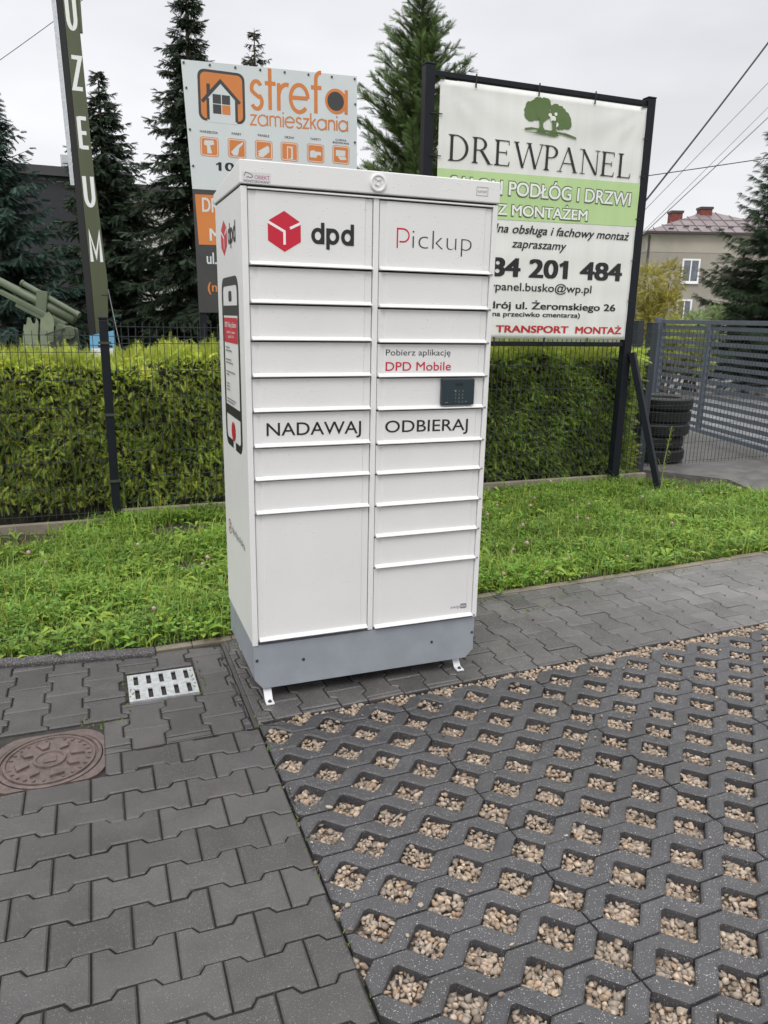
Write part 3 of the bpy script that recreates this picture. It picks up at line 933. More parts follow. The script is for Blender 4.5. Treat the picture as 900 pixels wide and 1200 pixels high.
V = np.stack([np.c_[c2 - s * w[:, None], z], np.c_[c2 + s * w[:, None], z], np.c_[c2 + d * (h * .7)[:, None] + s * (w * .7)[:, None], z + h * .9], np.c_[c2 + d * (h * 1.2)[:, None], z + h]], 1)
F = (np.array([(0, 1, 2), (0, 2, 3)])[None] + (np.arange(n) * 4)[:, None, None]).reshape(-1, 3)
o = mesh_np('joint_moss', V.reshape(-1, 3), F, M_LEAFG, tint=np.repeat(TINTS[g.integers(0, 6, n)] * .5, 4, 0))
tag(o, 'moss and tiny seedlings growing in the paving joints', kind='stuff')

# pink clover heads
x, y, pat, g = blades(70, (-3.2, 5.2), (.7, 3.0), .1, .01, 21)
mb = MB()
for xx, yy in zip(x, y):
    zz = float(lawn_z(xx, yy)) + g.uniform(.08, .14); r = g.uniform(.008, .013); t = g.uniform(.8, 1.25)
    vs, fs = [], []
    for i_, (rr, hz) in enumerate(((.55, -.8), (1, -.2), (.95, .4), (.45, 1.0))):
        for j in range(7):
            aa = j * 2 * PI / 7 + i_ * .4; q_ = rr * r * g.uniform(.8, 1.2)
            vs.append((xx + q_ * math.cos(aa), yy + q_ * math.sin(aa), zz + hz * r))
    for i_ in range(3):
        for j in range(7):
            kq = (j + 1) % 7; fs.append((i_ * 7 + j, i_ * 7 + kq, (i_ + 1) * 7 + kq, (i_ + 1) * 7 + j))
    fs.append(tuple(21 + j for j in range(7)))
    mb.add(vs, fs, 0, (t, t * g.uniform(.85, 1.2), t))
tag(mb.build('clover_flowers', M_CLOVER), 'tiny pink clover heads dotted through the grass', kind='stuff')
# ------------------------------------------------------------------ foliage helpers
def template(kind):
    tris = []
    if kind == 'fan':
        tris.append([(0, -.03), (0, .03), (1.0, 0)])
        for i, l in enumerate((.10, .22, .34, .46, .58, .70, .82)):
            fl = .44 - .30 * l
            for sgn in (-1, 1):
                tris.append([(l - .025, 0), (l + .035, 0), (l + fl * .80, sgn * fl * .66)])
    else:
        tris.append([(0, -.04), (0, .04), (1.05, 0)])
        for i, l in enumerate((.05, .2, .35, .5, .65, .8)):
            fl = .30 - .14 * l
            for sgn in (-1, 1):
                tris.append([(l - .05, 0), (l + .09, 0), (l + fl * .80, sgn * fl * .60)])
    return np.array(tris, float)          # (T,3,2)
TFAN, TNEE = template('fan'), template('needle')
def sprays(B, D, L, W, g, tmpl, tint, curl=.25, roll=None):
    """B base points, D unit directions, L lengths, W width factors -> V, F, tint arrays"""
    n = len(B)
    up = np.tile(np.array([0, 0, 1.0]), (n, 1)) + g.normal(0, .45, (n, 3))
    S = np.cross(D, up); S /= np.linalg.norm(S, axis=1)[:, None] + 1e-9
    Nn = np.cross(S, D)
    if roll is not None:
        c, s = np.cos(roll)[:, None], np.sin(roll)[:, None]
        S, Nn = S * c + Nn * s, Nn * c - S * s
    t = tmpl.reshape(-1, 2)
    l = t[:, 0][None, :, None]; w = t[:, 1][None, :, None]
    LL = L[:, None, None]
    V = B[:, None] + D[:, None] * l * LL + S[:, None] * w * LL * W[:, None, None] + Nn[:, None] * (-(l ** 2) * curl - (w ** 2) * .5) * LL
    k = len(t)
    F = (np.arange(n)[:, None] * k + np.arange(k)[None]).reshape(-1, 3)
    return V.reshape(-1, 3), F, np.repeat(tint, k, 0)
def unit(a):
    return a / (np.linalg.norm(a, axis=1)[:, None] + 1e-9)

# ------------------------------------------------------------------ hedge
g = np.random.default_rng(31)
HX0, HX1, HY0, HY1 = -4.4, 4.56, 3.33, 3.98
def htop(x): return 1.195 + .030 * np.sin(x * 2.3) + .022 * np.sin(x * 5.9 + 1) + .016 * np.sin(x * 13.7 + 2 * np.sin(x * 3)) + .020 * np.clip(x, -2, 5) / 3
def hfront(x, z): return HY0 + .06 * np.sin(x * 4.1 + z * 2) * np.sin(z * 5 + x) + .04 * np.sin(x * 9.7 + 2 * np.sin(z * 6))
parts = []
n = 36000
x = g.uniform(HX0, HX1, n); z = g.uniform(.03, 1.0, n) * htop(x)
y = hfront(x, z) + g.uniform(.0, .11, n)
big = np.sin(x * 2.1 + 1.3 * np.sin(z * 3.1)) * np.sin(z * 4.3 + 1.1 * x + .6)
clump = .6 * big + np.sin(x * 7.3 + 3 * np.sin(z * 4.1)) * np.sin(z * 9.1 + x * 3.3)
D = unit(np.c_[g.normal(0, .45, n), -1 + g.normal(0, .25, n), g.normal(.05, .55, n) + .25 * clump])
L = g.uniform(.045, .098, n)
hi_ = np.clip((z / htop(x) - .66) / .34, 0, 1) ** 1.4
T = np.c_[np.ones(n), np.ones(n), np.ones(n)] * g.uniform(.50, 1.2, (n, 1)) * (1 + .28 * clump[:, None])
T *= np.where(g.uniform(0, 1, (n, 1)) < .24, np.array([[1.55, 1.40, 1.0]]), np.array([[.86, .98, .9]]))
T *= 1 + hi_[:, None] * np.array([[.72, .58, .30]])
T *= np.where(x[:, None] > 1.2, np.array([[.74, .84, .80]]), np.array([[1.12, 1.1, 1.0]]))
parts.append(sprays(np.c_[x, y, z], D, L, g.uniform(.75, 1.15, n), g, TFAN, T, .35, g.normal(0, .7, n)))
n = 12000
x = g.uniform(HX0, HX1, n); y = g.uniform(HY0 + .02, HY1, n); z = htop(x) - g.uniform(.0, .10, n)
D = unit(np.c_[g.normal(0, .42, n), g.normal(-.25, .4, n), np.ones(n)])
L = g.uniform(.05, .115, n) * g.choice([1, 1, 1, 1.35], n)
T = np.array([[1.62, 1.50, 1.20]]) * g.uniform(.6, 1.2, (n, 1))
parts.append(sprays(np.c_[x, y, z], D, L, g.uniform(.6, 1.0, n), g, TFAN, T, .2, g.normal(0, .9, n)))
n = 2600
y = g.uniform(HY0, HY1, n); z = g.uniform(.03, 1.24, n); x = HX1 + .05 * np.sin(y * 8 + z * 5) - g.uniform(0, .08, n)
D = unit(np.c_[np.ones(n), g.normal(-.4, .5, n), g.normal(.1, .5, n)])
T = np.array([[1.15, 1.15, 1.0]]) * g.uniform(.6, 1.2, (n, 1)) * (1 + np.clip((z - 1.0) / .2, 0, 1)[:, None] * .8)
parts.append(sprays(np.c_[x, y, z], D, g.uniform(.06, .14, n), g.uniform(.7, 1.1, n), g, TFAN, T, .3, g.normal(0, .8, n)))
off = 0; VV, FF, TT = [], [], []
for v, f, t in parts:
    VV.append(v); FF.append(f + off); TT.append(t); off += len(v)
hedge = empty('hedge', (0, 0, 0), 'clipped dense green thuja hedge with yellow tips behind the wire fence', 'hedge')
mesh_np('foliage', np.concatenate(VV), np.concatenate(FF), M_HEDGE, hedge, np.concatenate(TT))
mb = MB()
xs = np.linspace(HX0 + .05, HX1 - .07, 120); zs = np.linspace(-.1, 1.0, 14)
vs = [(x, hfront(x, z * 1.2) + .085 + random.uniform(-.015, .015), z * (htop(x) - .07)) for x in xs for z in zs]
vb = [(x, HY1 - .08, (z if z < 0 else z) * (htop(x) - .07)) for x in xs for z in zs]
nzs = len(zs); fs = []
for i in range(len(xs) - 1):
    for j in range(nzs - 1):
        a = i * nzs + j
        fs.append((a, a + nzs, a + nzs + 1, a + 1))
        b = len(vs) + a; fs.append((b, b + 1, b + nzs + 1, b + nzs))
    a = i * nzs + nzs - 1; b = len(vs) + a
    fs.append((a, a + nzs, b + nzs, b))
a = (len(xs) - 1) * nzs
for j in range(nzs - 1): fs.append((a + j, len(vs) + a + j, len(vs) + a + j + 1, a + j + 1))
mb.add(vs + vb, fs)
mb.build('branches', M_TWIGSHADE, hedge)  # solid twig core; shade between the sprays is put into its dark colour

# ------------------------------------------------------------------ conifers
def conifer(name, x, y, H, Rb, label, seed, nb=150, nt_=26, tint=(1, 1, 1), droop=.35, z0=.2, tmpl=TNEE, power=.9, tw=.26, group=None, upsweep=0.0, fan=False, sparse=1.0, m=None):
    g = np.random.default_rng(seed)
    t_ = empty(name, (x, y, 0), label, 'tree', group)
    mb = MB(); mb.tube([(0, 0, -.2), (0.02, .01, H * .3), (0, 0, H * .7), (0, 0, H * .985)], [H * .018 + .03, H * .014 + .02, H * .007 + .01, .006], 9)
    mb.build('trunk', M_BARK, t_, smooth=True)
    t = np.sort(g.uniform(0, 1, nb) ** .85)
    zb = z0 + (H - z0) * t * .985
    prof = (1 - t) ** power
    Lb = Rb * prof * g.uniform(.72, 1.12, nb) + .05
    if sparse < 1: Lb *= np.where(g.uniform(0, 1, nb) < .25, g.uniform(.45, .8, nb), 1)
    az = g.uniform(0, 2 * PI, nb) if nb < 8 else (np.arange(nb) * 2.39996 + g.normal(0, .35, nb))
    B, D, L, T = [], [], [], []
    br = MB()
    for i in range(nb):
        o = np.array([math.cos(az[i]), math.sin(az[i]), 0])
        rise = (.25 + .75 * t[i]) * (1 - droop) + upsweep
        k = max(4, int(nt_ * (Lb[i] / Rb) * 1.6) + 4)
        l = np.sort(g.uniform(.06, 1, k))
        sag = lambda q: rise * q * .75 - droop * 1.25 * q ** 1.6 + .26 * q ** 4 * (1 if droop > .1 else 0)
        p = np.c_[o[0] * l * Lb[i], o[1] * l * Lb[i], zb[i] + sag(l) * Lb[i]]
        sd_ = np.array([-o[1], o[0], 0])
        sg = np.where(np.arange(k) % 2, 1, -1)
        d = o[None] * g.uniform(.45, 1.0, (k, 1)) + sd_[None] * (sg * g.uniform(.25, 1.0, k))[:, None] + np.array([0, 0, 1.0])[None] * (g.normal(-.30 if droop > .1 else .55, .28, k) + upsweep)[:, None]
        d[-1] = o + np.array([0, 0, .15])
        d = unit(d)
        B.append(p); D.append(d)
        L.append(tw * (1.12 - .5 * l) * g.uniform(.7, 1.25, k) * (.45 + .65 * (1 - t[i]) ** .5))
        shade = g.uniform(.72, 1.2)
        c = np.array(tint)[None] * g.uniform(.75, 1.2, (k, 1)) * shade
        c = c * (1 + .45 * (l ** 3))[:, None]
        T.append(c)
        q = np.linspace(0, .9, 4)
        br.tube([(o[0] * a * Lb[i], o[1] * a * Lb[i], zb[i] + sag(a) * Lb[i]) for a in q], [.012 * (1 - t[i]) + .006, .008, .006, .003], 4, cap=False)
    B, D, L, T = np.concatenate(B), np.concatenate(D), np.concatenate(L), np.concatenate(T)
    V1, F1, T1 = sprays(B, D, L, g.uniform(.8, 1.2, len(B)), g, tmpl, T, .25)
    # every twig carries needles all round: a second fan across the first
    V2, F2, T2 = sprays(B, D, L * .96, g.uniform(.8, 1.2, len(B)), g, tmpl, T * .92, .25, np.full(len(B), 1.35))
    mesh_np('crown', np.r_[V1, V2], np.r_[F1, F2 + len(V1)], m or M_SPRUCE, t_, np.r_[T1, T2])
    br.build('branches', M_BARK, t_)
    return t_

conifer('spruce_tree', -1.72, 10.4, 4.80, 1.80, 'blue grey spruce at the left edge behind the green gun', 101, nb=210, nt_=40, tint=(1.15, 1.45, 1.75), droop=.30, tw=.24)
conifer('spruce_tree', -.04, 13.6, 5.9, 1.75, 'narrow dark spruce rising just behind the tall olive letter pylon', 102, nb=250, nt_=44, tint=(.85, .95, .85), droop=.42, tw=.27, power=.85)
conifer('spruce_tree', 1.44, 12.2, 7.35, 2.1, 'tallest dark spruce with drooping boughs left of the orange and white board', 103, nb=270, nt_=46, tint=(.85, .92, .8), droop=.50, tw=.28, power=.92, sparse=.9)
conifer('spruce_tree', 4.12, 19.4, 8.95, 2.9, 'far spruce whose brown tinged top alone shows over the orange and white board', 104, nb=190, nt_=34, tint=(1.35, 1.12, .8), droop=.35, tw=.30)
conifer('thuja_tree', 3.90, 7.58, 5.80, 2.05, 'tall feathery green thuja between the two advertising boards', 105, nb=330, nt_=44, tint=(3.1, 3.2, 1.7), droop=.05, tw=.25, tmpl=TFAN, power=.85, upsweep=.28, sparse=.8)
conifer('yew_tree', 14.15, 10.0, 6.9, 2.5, 'broad dark conifer at the right edge before the beige house', 106, nb=520, nt_=64, tint=(.72, .86, .62), droop=.30, tw=.30, power=.72, tmpl=TFAN)

def bush(name, c, r, label, seed, n, lf, tint, stems=10, dense=None, m=M_BUSH, cat='bush', group=None):
    g = np.random.default_rng(seed)
    t_ = empty(name, (c[0], c[1], 0), label, cat, group)
    lob = g.normal(0, 1, (9, 3)) * np.array([r[0], r[1], r[2]]) * .50 + np.array([0, 0, c[2]])
    lr = g.uniform(.35, .6, 9)
    k = g.integers(0, 9, n)
    u = unit(g.normal(0, 1, (n, 3))) * (g.uniform(.3, 1, (n, 1)) ** .5)
    B = lob[k] + u * lr[k][:, None] * np.array(r)[None]
    B[:, 2] = np.maximum(B[:, 2], .05)
    D = unit(u + g.normal(0, .6, (n, 3)))
    T = np.array(tint)[None] * g.uniform(.55, 1.3, (n, 1)) * g.uniform(.8, 1.2, (9, 1))[k]
    V, F, TT = sprays(B, D, g.uniform(.7, 1.3, n) * lf, g.uniform(.8, 1.3, n), g, TFAN, T, .3, g.normal(0, .9, n))
    mesh_np('foliage', V, F, m, t_, TT)
    mb = MB()
    for i in range(stems):
        e2 = lob[i % 9]
        mb.tube([(random.uniform(-.15, .15), random.uniform(-.15, .15), -.1), (e2[0] * .5, e2[1] * .5, e2[2] * .55), tuple(e2)], [.03, .02, .008], 5)
    mb.build('stems', M_BARK, t_)
    return t_
bush('bush', (11.65, 11.6, 1.75), (.62, .62, .95), 'loose yellow autumn bush behind the gate beside the beige house', 201, 5200, .15, (1, 1, 1))
bush('bush', (10.9, 10.2, 1.0), (.75, .6, .5), 'low yellow green shrub seen between the upper gate slats', 202, 3000, .13, (.75, .95, 1.0))
bush('bush', (12.05, 10.7, 1.35), (.42, .4, .34), 'pale green leafy shrub in front of the yellow bush', 203, 1800, .13, (.80, 1.15, 2.6))

# ------------------------------------------------------------------ wire fences
def fence_panel_mesh(x0, x1, y, z0, h, step=.05, rw=.0022):
    mb = MB()
    nx_ = int(round((x1 - x0) / step))
    for i in range(nx_ + 1):
        x = x0 + i * step
        mb.box(x - rw, x + rw, y - rw, y + rw, z0, z0 + h)
    zs = [z0 + .03 + .2 * i for i in range(int((h - .06) / .2) + 1)] + [z0 + h - .03, z0 + h - .10]
    for z in zs:
        mb.box(x0, x1, y - rw * 2.9, y - rw * 1.05, z - rw, z + rw)
    return mb
wf = empty('wire_fence', (0, 3.10, 0), 'dark welded wire mesh fence on a low concrete base before the hedge', 'fence')
POSTS = (-5.44, -2.94, -.44, 2.06)
for xp in POSTS:
    mb = MB(); mb.box(xp - .03, xp + .03, -.055, .005, -.25, 1.46); mb.build('post', M_ANTH, wf, bevel=.004)
    mb = MB(); mb.box(xp - .033, xp + .033, -.058, .008, 1.461, 1.485); mb.build('post_cap', M_ANTH, wf, bevel=.008)
    for z in (.28, .78, 1.30):
        mb = MB(); mb.box(xp - .044, xp + .044, -.064, -.0555, z - .009, z + .009); mb.tube([(xp - .038, -.072, z), (xp - .038, -.060, z)], .007, 6)
        mb.build('clamp', M_GUND, wf)
for a, b, zb in ((-5.44, -2.94, -.02), (-2.94, -.44, -.02), (-.44, 2.06, .045), (2.06, 4.56, .06)):
    fence_panel_mesh(a + .02, b - .02, .012, zb + .02, 1.38).build('mesh_panel', M_WIRE, wf)
    mb = MB(); mb.box(a + .004, b - .004, -.03, .02, -.30, zb); mb.build('base_board', M_PLINB, wf, bevel=.006)

wf2 = empty('wire_fence', (0, 3.42, 0), 'short run of wire mesh fence in front of the tyre stack and the gate', 'fence')
fence_panel_mesh(4.76, 7.36, 0, .05, 1.40, rw=.0017).build('mesh_panel', M_WIRE, wf2)
mb = MB(); mb.box(7.40, 7.46, -.03, .03, -.1, 1.5); mb.build('post', M_ANTH, wf2, bevel=.004)

# ------------------------------------------------------------------ sliding gate with posts
def gate_y(s): return Vector((7.52, 6.50, 0)).lerp(Vector((6.772, 3.53, 0)), s)
gt = empty('gate', (7.18, 5.15, 0), 'grey metal gate of horizontal slats at the right behind the tyres', 'gate')
go = Vector((7.18, 5.15, 0))
A, Bq = gate_y(0) - go, gate_y(1) - go
gn = Vector((Bq - A)).cross(Vector((0, 0, 1))).normalized()
mb = MB()
for s_, w_ in ((.0, .06), (.432, .085), (1.0, .06)):
    p = A.lerp(Bq, s_); mb.bar((p.x, p.y, .06), (p.x, p.y, 1.55), w_, .05, up=gn)
for z, h in ((.085, .05), (1.525, .055)):
    mb.bar((A.x, A.y, z), (Bq.x, Bq.y, z), .052, h)
mb.build('gate_frame', M_GATE, gt, bevel=.003)
for i in range(14):
    z = .165 + i * .0985
    mb = MB(); mb.bar((A.x, A.y, z), (Bq.x, Bq.y, z), .012, .052); mb.build('slat', M_GATE, gt)
mb = MB(); mb.bar((A.x * .99 + .01, A.y + .12, -.06), (A.x, A.y + .12, 1.58), .09, .09, up=gn); mb.build('gate_post', M_GATE, gt, bevel=.004)
gp = MB(); gp.box(-.04, .04, -.04, .04, -.1, 1.50); gp.box(-.043, .043, -.043, .043, 1.501, 1.515)
o = gp.build('gate_post', M_POSTG, bevel=.004); o.location = (4.72, 3.40, 0)
tag(o, 'square grey metal post beside the right sign leg at the hedge end', 'post')
o = o.copy(); col.objects.link(o); o.location = (5.02, 3.98, 0); o.scale = (1, 1, 1.01)
tag(o, 'square grey post just behind and right of the post at the hedge end', 'post')

# ------------------------------------------------------------------ buildings behind
bb = empty('museum_building', (-1.6, 18.2, 0), 'flat roofed building with black wall and white wing behind the spruces', 'building')
mb = MB(); mb.box(-5, 2.25, 0, 8, -.4, 4.62); mb.build('black_wall', M_WALLK, bb)
mb = MB(); mb.box(-5.1, 2.35, -.12, 8.1, 4.62, 4.83); mb.build('roof_edge', M_CHAR, bb)
mb = MB(); mb.box(2.26, 9.2, .35, 8, -.4, 4.30); mb.build('white_wall', M_WALLW, bb)
mb = MB(); mb.box(2.36, 9.3, .22, 8.1, 4.301, 4.62); mb.build('roof_edge', M_CHAR, bb)
mb = MB(); mb.bar((.82, .4, 4.8), (.82, .4, 5.1), .02, .02); mb.box(.72, .90, .36, .44, 4.92, 5.18); mb.build('antenna', M_GALV, bb)

# beige house far right: hip roof
HO = Vector((31.05, 36.12, 0)); hx = Vector((.934, -.357, 0)).normalized(); hy = Vector((.357, .934, 0)).normalized()
house = empty('house', HO, 'beige rendered two storey house with maroon tin roof beyond the gate', 'house')
def hp(a, b, z): 
    v = hx * a + hy * b; return (v.x, v.y, z)
HW, HD, HE = 9.6, 6.8, 6.68
mb = MB()
def hbox(m_, a0, a1, b0, b1, z0, z1, mi=0):
    m_.hexa([hp(a0, b0, z0), hp(a1, b0, z0), hp(a1, b1, z0), hp(a0, b1, z0), hp(a0, b0, z1), hp(a1, b0, z1), hp(a1, b1, z1), hp(a0, b1, z1)], mi)
hbox(mb, 0, HW, 0, HD, -1, 5.55); hbox(mb, -.02, HW + .02, -.02, HD + .02, 5.551, HE, 1)
mb.build('wall', [M_HOUSE, M_HOUSE2], house)
mb = MB(); ov = .28
apex = hp(HW * .49, HD * .5, 8.36)
cn = [hp(-ov, -ov, HE), hp(HW + ov, -ov, HE), hp(HW + ov, HD + ov, HE), hp(-ov, HD + ov, HE)]
lo = [hp(-ov, -ov, HE - .12), hp(HW + ov, -ov, HE - .12), hp(HW + ov, HD + ov, HE - .12), hp(-ov, HD + ov, HE - .12)]
mb.add(cn + lo + [apex], [(0, 1, 8), (1, 2, 8), (2, 3, 8), (3, 0, 8), (4, 5, 1, 0), (5, 6, 2, 1), (6, 7, 3, 2), (7, 4, 0, 3), (7, 6, 5, 4)])
roof = mb.build('roof', M_ROOF, house)
mb = MB()
pA, pB, pC = Vector(cn[0]), Vector(cn[1]), Vector(apex)
for i in range(1, 15):                              # standing seams of the front slope
    q = pA.lerp(pB, i / 15); f_ = 1 - abs(i / 15 - .49) / .51
    e2 = q + (pC - pA.lerp(pB, .49)) * f_
    mb.bar(q + Vector((0, 0, .02)), e2 + Vector((0, 0, .02)), .035, .05)
for f_ in (.28, .55):
    mb.bar(pA.lerp(pC, f_) + Vector((0, 0, .02)), pB.lerp(pC, f_) + Vector((0, 0, .02)), .03, .04)
mb.build('seam', M_ROOF, roof)
mb = MB()
for i in range(5):
    for j in (0, 1):
        a_ = (.13 + .165 * i + .08 * j); s0 = pA.lerp(pB, a_); f_ = .10 + .10 * j
        c0 = s0.lerp(pC, f_) + Vector((0, 0, .06)); mb.bar(c0 - hx * .16, c0 + hx * .16, .03, .09)
mb.build('snow_guard', M_GUTTER, roof)
for a_, b_, z0, z1, w_, lab in ((2.10, 2.2, 7.0, 8.05, .68, 'red painted chimney'), (4.05, 2.6, 7.2, 8.36, .70, 'brown brick chimney')):
    mb = MB(); hbox(mb, a_, a_ + w_, b_, b_ + w_, z0, z1); hbox(mb, a_ - .05, a_ + w_ + .05, b_ - .05, b_ + w_ + .05, z1 + .001, z1 + .14, 1)
    ch_ = mb.build('chimney', [M_BRICK, M_GUTTER], roof); ch_['label'] = lab
mb = MB(); hbox(mb, -ov - .02, HW + ov, -ov - .14, -ov - .003, HE - .10, HE + .02); mb.tube([hp(.12, -.08, HE - .2), hp(.12, -.08, 0)], .06, 8)
mb.build('gutter', M_GUTTER, house)
for a_, z0, w_, h_ in ((2.36, 3.92, .88, 1.18), (2.30, 1.45, .72, 1.30)):
    mb = MB(); fw = .10
    hbox(mb, a_ - fw, a_ + w_ + fw, -.05, .01, z0 - fw, z0); hbox(mb, a_ - fw, a_ + w_ + fw, -.05, .01, z0 + h_, z0 + h_ + fw)
    hbox(mb, a_ - fw, a_, -.05, .01, z0 + .001, z0 + h_ - .001); hbox(mb, a_ + w_, a_ + w_ + fw, -.05, .01, z0 + .001, z0 + h_ - .001)
    hbox(mb, a_ + .46 * w_, a_ + .54 * w_, -.045, .008, z0 + .001, z0 + h_ - .001)
    wn = mb.build('window', M_PVC, house)
    mb = MB(); hbox(mb, a_, a_ + w_, -.035, -.006, z0, z0 + h_); mb.build('pane', M_GLASS, wn)
    mb = MB(); hbox(mb, a_ - .14, a_ + w_ + .14, -.12, -.051, z0 - .17, z0 - .105); mb.build('sill', M_PVC, wn)

# things by the road, seen through the gate
def block(name, loc, w, d, h, m, label, cat, group=None, rz=.35):
    mb = MB(); mb.box(-w / 2 - .06, w / 2 + .06, -d / 2 - .06, d / 2 + .06, -.05, .12); mb.box(-w / 2, w / 2, -d / 2, d / 2, .121, h * .86)
    mb.hexa([(-w / 2, -d / 2, h * .861), (w / 2, -d / 2, h * .861), (w / 2, d / 2, h * .861), (-w / 2, d / 2, h * .861), (-w * .3, -d / 2, h), (w * .3, -d / 2, h), (w * .3, d / 2, h), (-w * .3, d / 2, h)])
    o = mb.build(name, m, bevel=.012); o.location = loc; o.rotation_euler = (0, 0, -rz)
    return tag(o, label, cat, group)
block('gravestone', (16.4, 14.2, .0), .30, .14, .92, M_GRAVE, 'narrow blue grey stone seen through the gate slats, left of its pair', 'gravestone')
block('gravestone', (16.95, 13.9, .0), .36, .14, .86, M_GRAVE, 'wider blue grey stone seen through the gate slats, right of its pair', 'gravestone')
block('gravestone', (17.8, 13.1, .0), .50, .16, 1.35, M_GRAVER, 'maroon stone seen through the gate slats at the right edge', 'gravestone')
# ------------------------------------------------------------------ parcel locker
KS = .955
lock = empty('parcel_locker', (-.0246, -.1295, 0), 'white outdoor parcel locker with two columns of doors on a grey plinth', 'parcel locker')
def LP(x, y, z): return (x * KS, y * KS, .0687 + z * KS)
def lbox(mb, x0, x1, y0, y1, z0, z1, mi=0):
    a, b = LP(x0, y0, z0), LP(x1, y1, z1)
    mb.box(a[0], b[0], a[1], b[1], a[2], b[2], mi)
W_, D_ = 1.040, .602
ZB, ZT, ZR = .188, 1.967, 2.054
cab = MB()
lbox(cab, 0.0015, W_ - .0015, .022, D_, ZB, ZT)                 # carcass
cabinet = cab.build('cabinet', M_LOCK, lock, bevel=.003)
fr = MB()
lbox(fr, 0, .0225, 0, .0215, ZB, ZT)
lbox(fr, 1.0185, W_, 0, .0215, ZB, ZT)
lbox(fr, .5065, .5295, .003, .0215, ZB + .003, ZT - .002)
fr.build('door_frame', M_LOCK, lock, bevel=.002)
bk = MB(); lbox(bk, .023, 1.018, .0190, .0216, ZB + .004, ZT - .002); bk.build('recess', M_GAP, lock)

LZ = [1.9595, 1.697, 1.562, 1.427, 1.2905, 1.1575, 1.0195, .888, .7515, .2055]
RZ = [1.9575, 1.6965, 1.557, 1.422, 1.2855, 1.1525, 1.012, .885, .748, .612, .474, .1965]
def door(x0, x1, zt, zb, side):
    mb = MB()
    za, zc = zb + .0035, zt - .0045
    # pan: flat side flanges, a shallow raised field with sloped sides
    f1, f2 = .026, .031
    ya, yb = .0080, .0045
    xs_ = [(x0, ya), (x0 + f1, ya), (x0 + f2, yb), (x1 - f2, yb), (x1 - f1, ya), (x1, ya)]
    for (xa, y0), (xb, y1) in zip(xs_[:-1], xs_[1:]):
        p = [LP(xa, y0, za), LP(xb, y1, za), LP(xb, .0185, za), LP(xa, .0185, za), LP(xa, y0, zc), LP(xb, y1, zc), LP(xb, .0185, zc), LP(xa, .0185, zc)]
        mb.hexa(p)
    o = mb.build('door', M_LOCKD, lock)
    lip = MB()
    xe0, xe1 = x0 + .003, x1 - .001
    prof = [(.0046, zb + .0025), (-.0100, zb + .0015), (-.0125, zb + .0045), (-.0100, zb + .0085), (-.0005, zb + .0100), (.0046, zb + .0170)]
    vs = [LP(xe0, y, z) for y, z in prof] + [LP(xe1, y, z) for y, z in prof]
    n = len(prof)
    lip.add(vs, [(i, i + 1, n + i + 1, n + i) for i in range(n - 1)] + [tuple(range(n - 1, -1, -1)), tuple(range(n, 2 * n)), (n - 1, 0, n, 2 * n - 1)])
    lip.build('handle_lip', M_LOCK, o, bevel=.0008)
    gp_ = MB()
    xq = x0 - .004 if side == 'l' else x1 - .010
    a, b = LP(xq, -.0035, zb + .0005), LP(xq + .024, .004, zb + .0055)
    gp_.box(a[0], b[0], a[1], b[1], a[2], b[2]); gp_.build('hinge_slot', M_GREYT, o)
    return o
Ldoors = [door(.0255, .5030, LZ[i], LZ[i + 1], 'l') for i in range(9)]
Rdoors = [door(.5330, 1.0160, RZ[i], RZ[i + 1], 'r') for i in range(11)]

def lock_decal(): return Decal(LP(0, .0045, 0), (1, 0, 0), (0, 0, 1))
class LD(Decal):
    """decal in the locker's own millimetre drawing, front face"""
    def __init__(s, y=.0045): super().__init__((0, y * KS, 0), (1, 0, 0), (0, 0, 1))
    def P(s, x, y):
        q = LP(x, 0, y); return Vector((q[0], s.o.y, q[2])) + s.n * s.d
class LS(Decal):
    """left side face: x runs from the back edge to the front, in the locker's drawing"""
    def __init__(s): super().__init__((.0015 * KS, 0, 0), (0, -1, 0), (0, 0, 1))
    def P(s, x, y):
        q = LP(0, -x, y); return Vector((.0015 * KS, q[1], q[2])) + s.n * s.d

def cube_logo(D, cx, top, hw, H):
    bot = top - H; cy = (top + bot) / 2; q = H * .262
    pts = [(cx, top), (cx - hw, top - q), (cx - hw, bot + q), (cx, bot), (cx + hw, bot + q), (cx + hw, top - q)]
    D.poly(pts, M_RED)
    c = (cx, cy + .000)
    w = H * .065
    D.stroke([(cx - hw - .001, top - q - .002 * H / .14), c, (cx, bot + .18 * H)], w, M_WHITET)
    D.stroke([(cx + hw + .001, top - q - .002 * H / .14), (cx + hw * .34, c[1] + q * .32)], w, M_WHITET)
def dpd_word(D, x0, x1, base, xh, m):
    u = (x1 - x0) / 3.26
    w = u * .27
    ry = xh / 2
    for k_, ch in enumerate('dpd'):
        cx = x0 + u * (.5 + 1.13 * k_)
        D.stroke([(cx + (u / 2 - w / 2) * math.cos(R(a)), base + ry + ry * math.sin(R(a))) for a in range(0, 360, 12)], w, m, True)
        if ch == 'd':
            D.poly([(cx - .05 * u, base - w / 2), (cx + u / 2, base - w / 2), (cx + u / 2, base + w / 2), (cx - .05 * u, base + w / 2)], m)
            D.stroke([(cx + u / 2 - w / 2, base - w / 2), (cx + u / 2 - w / 2, base + xh * 1.58)], w, m)
        else:
            D.poly([(cx - u / 2, base + xh - w / 2), (cx + .05 * u, base + xh - w / 2), (cx + .05 * u, base + xh + w / 2), (cx - u / 2, base + xh + w / 2)], m)
            D.stroke([(cx - u / 2 + w / 2, base - xh * .55), (cx - u / 2 + w / 2, base + xh + w / 2)], w, m)
D = LD()
cube_logo(D, .1582, 1.8920, .0618, .1425)
D.build('emblem', Ldoors[0]); D = LD()
dpd_word(D, .2600, .4280, 1.7900, .0440, M_BLACK)
D.build('lettering', Ldoors[0])
D = LD()
v0 = .6035
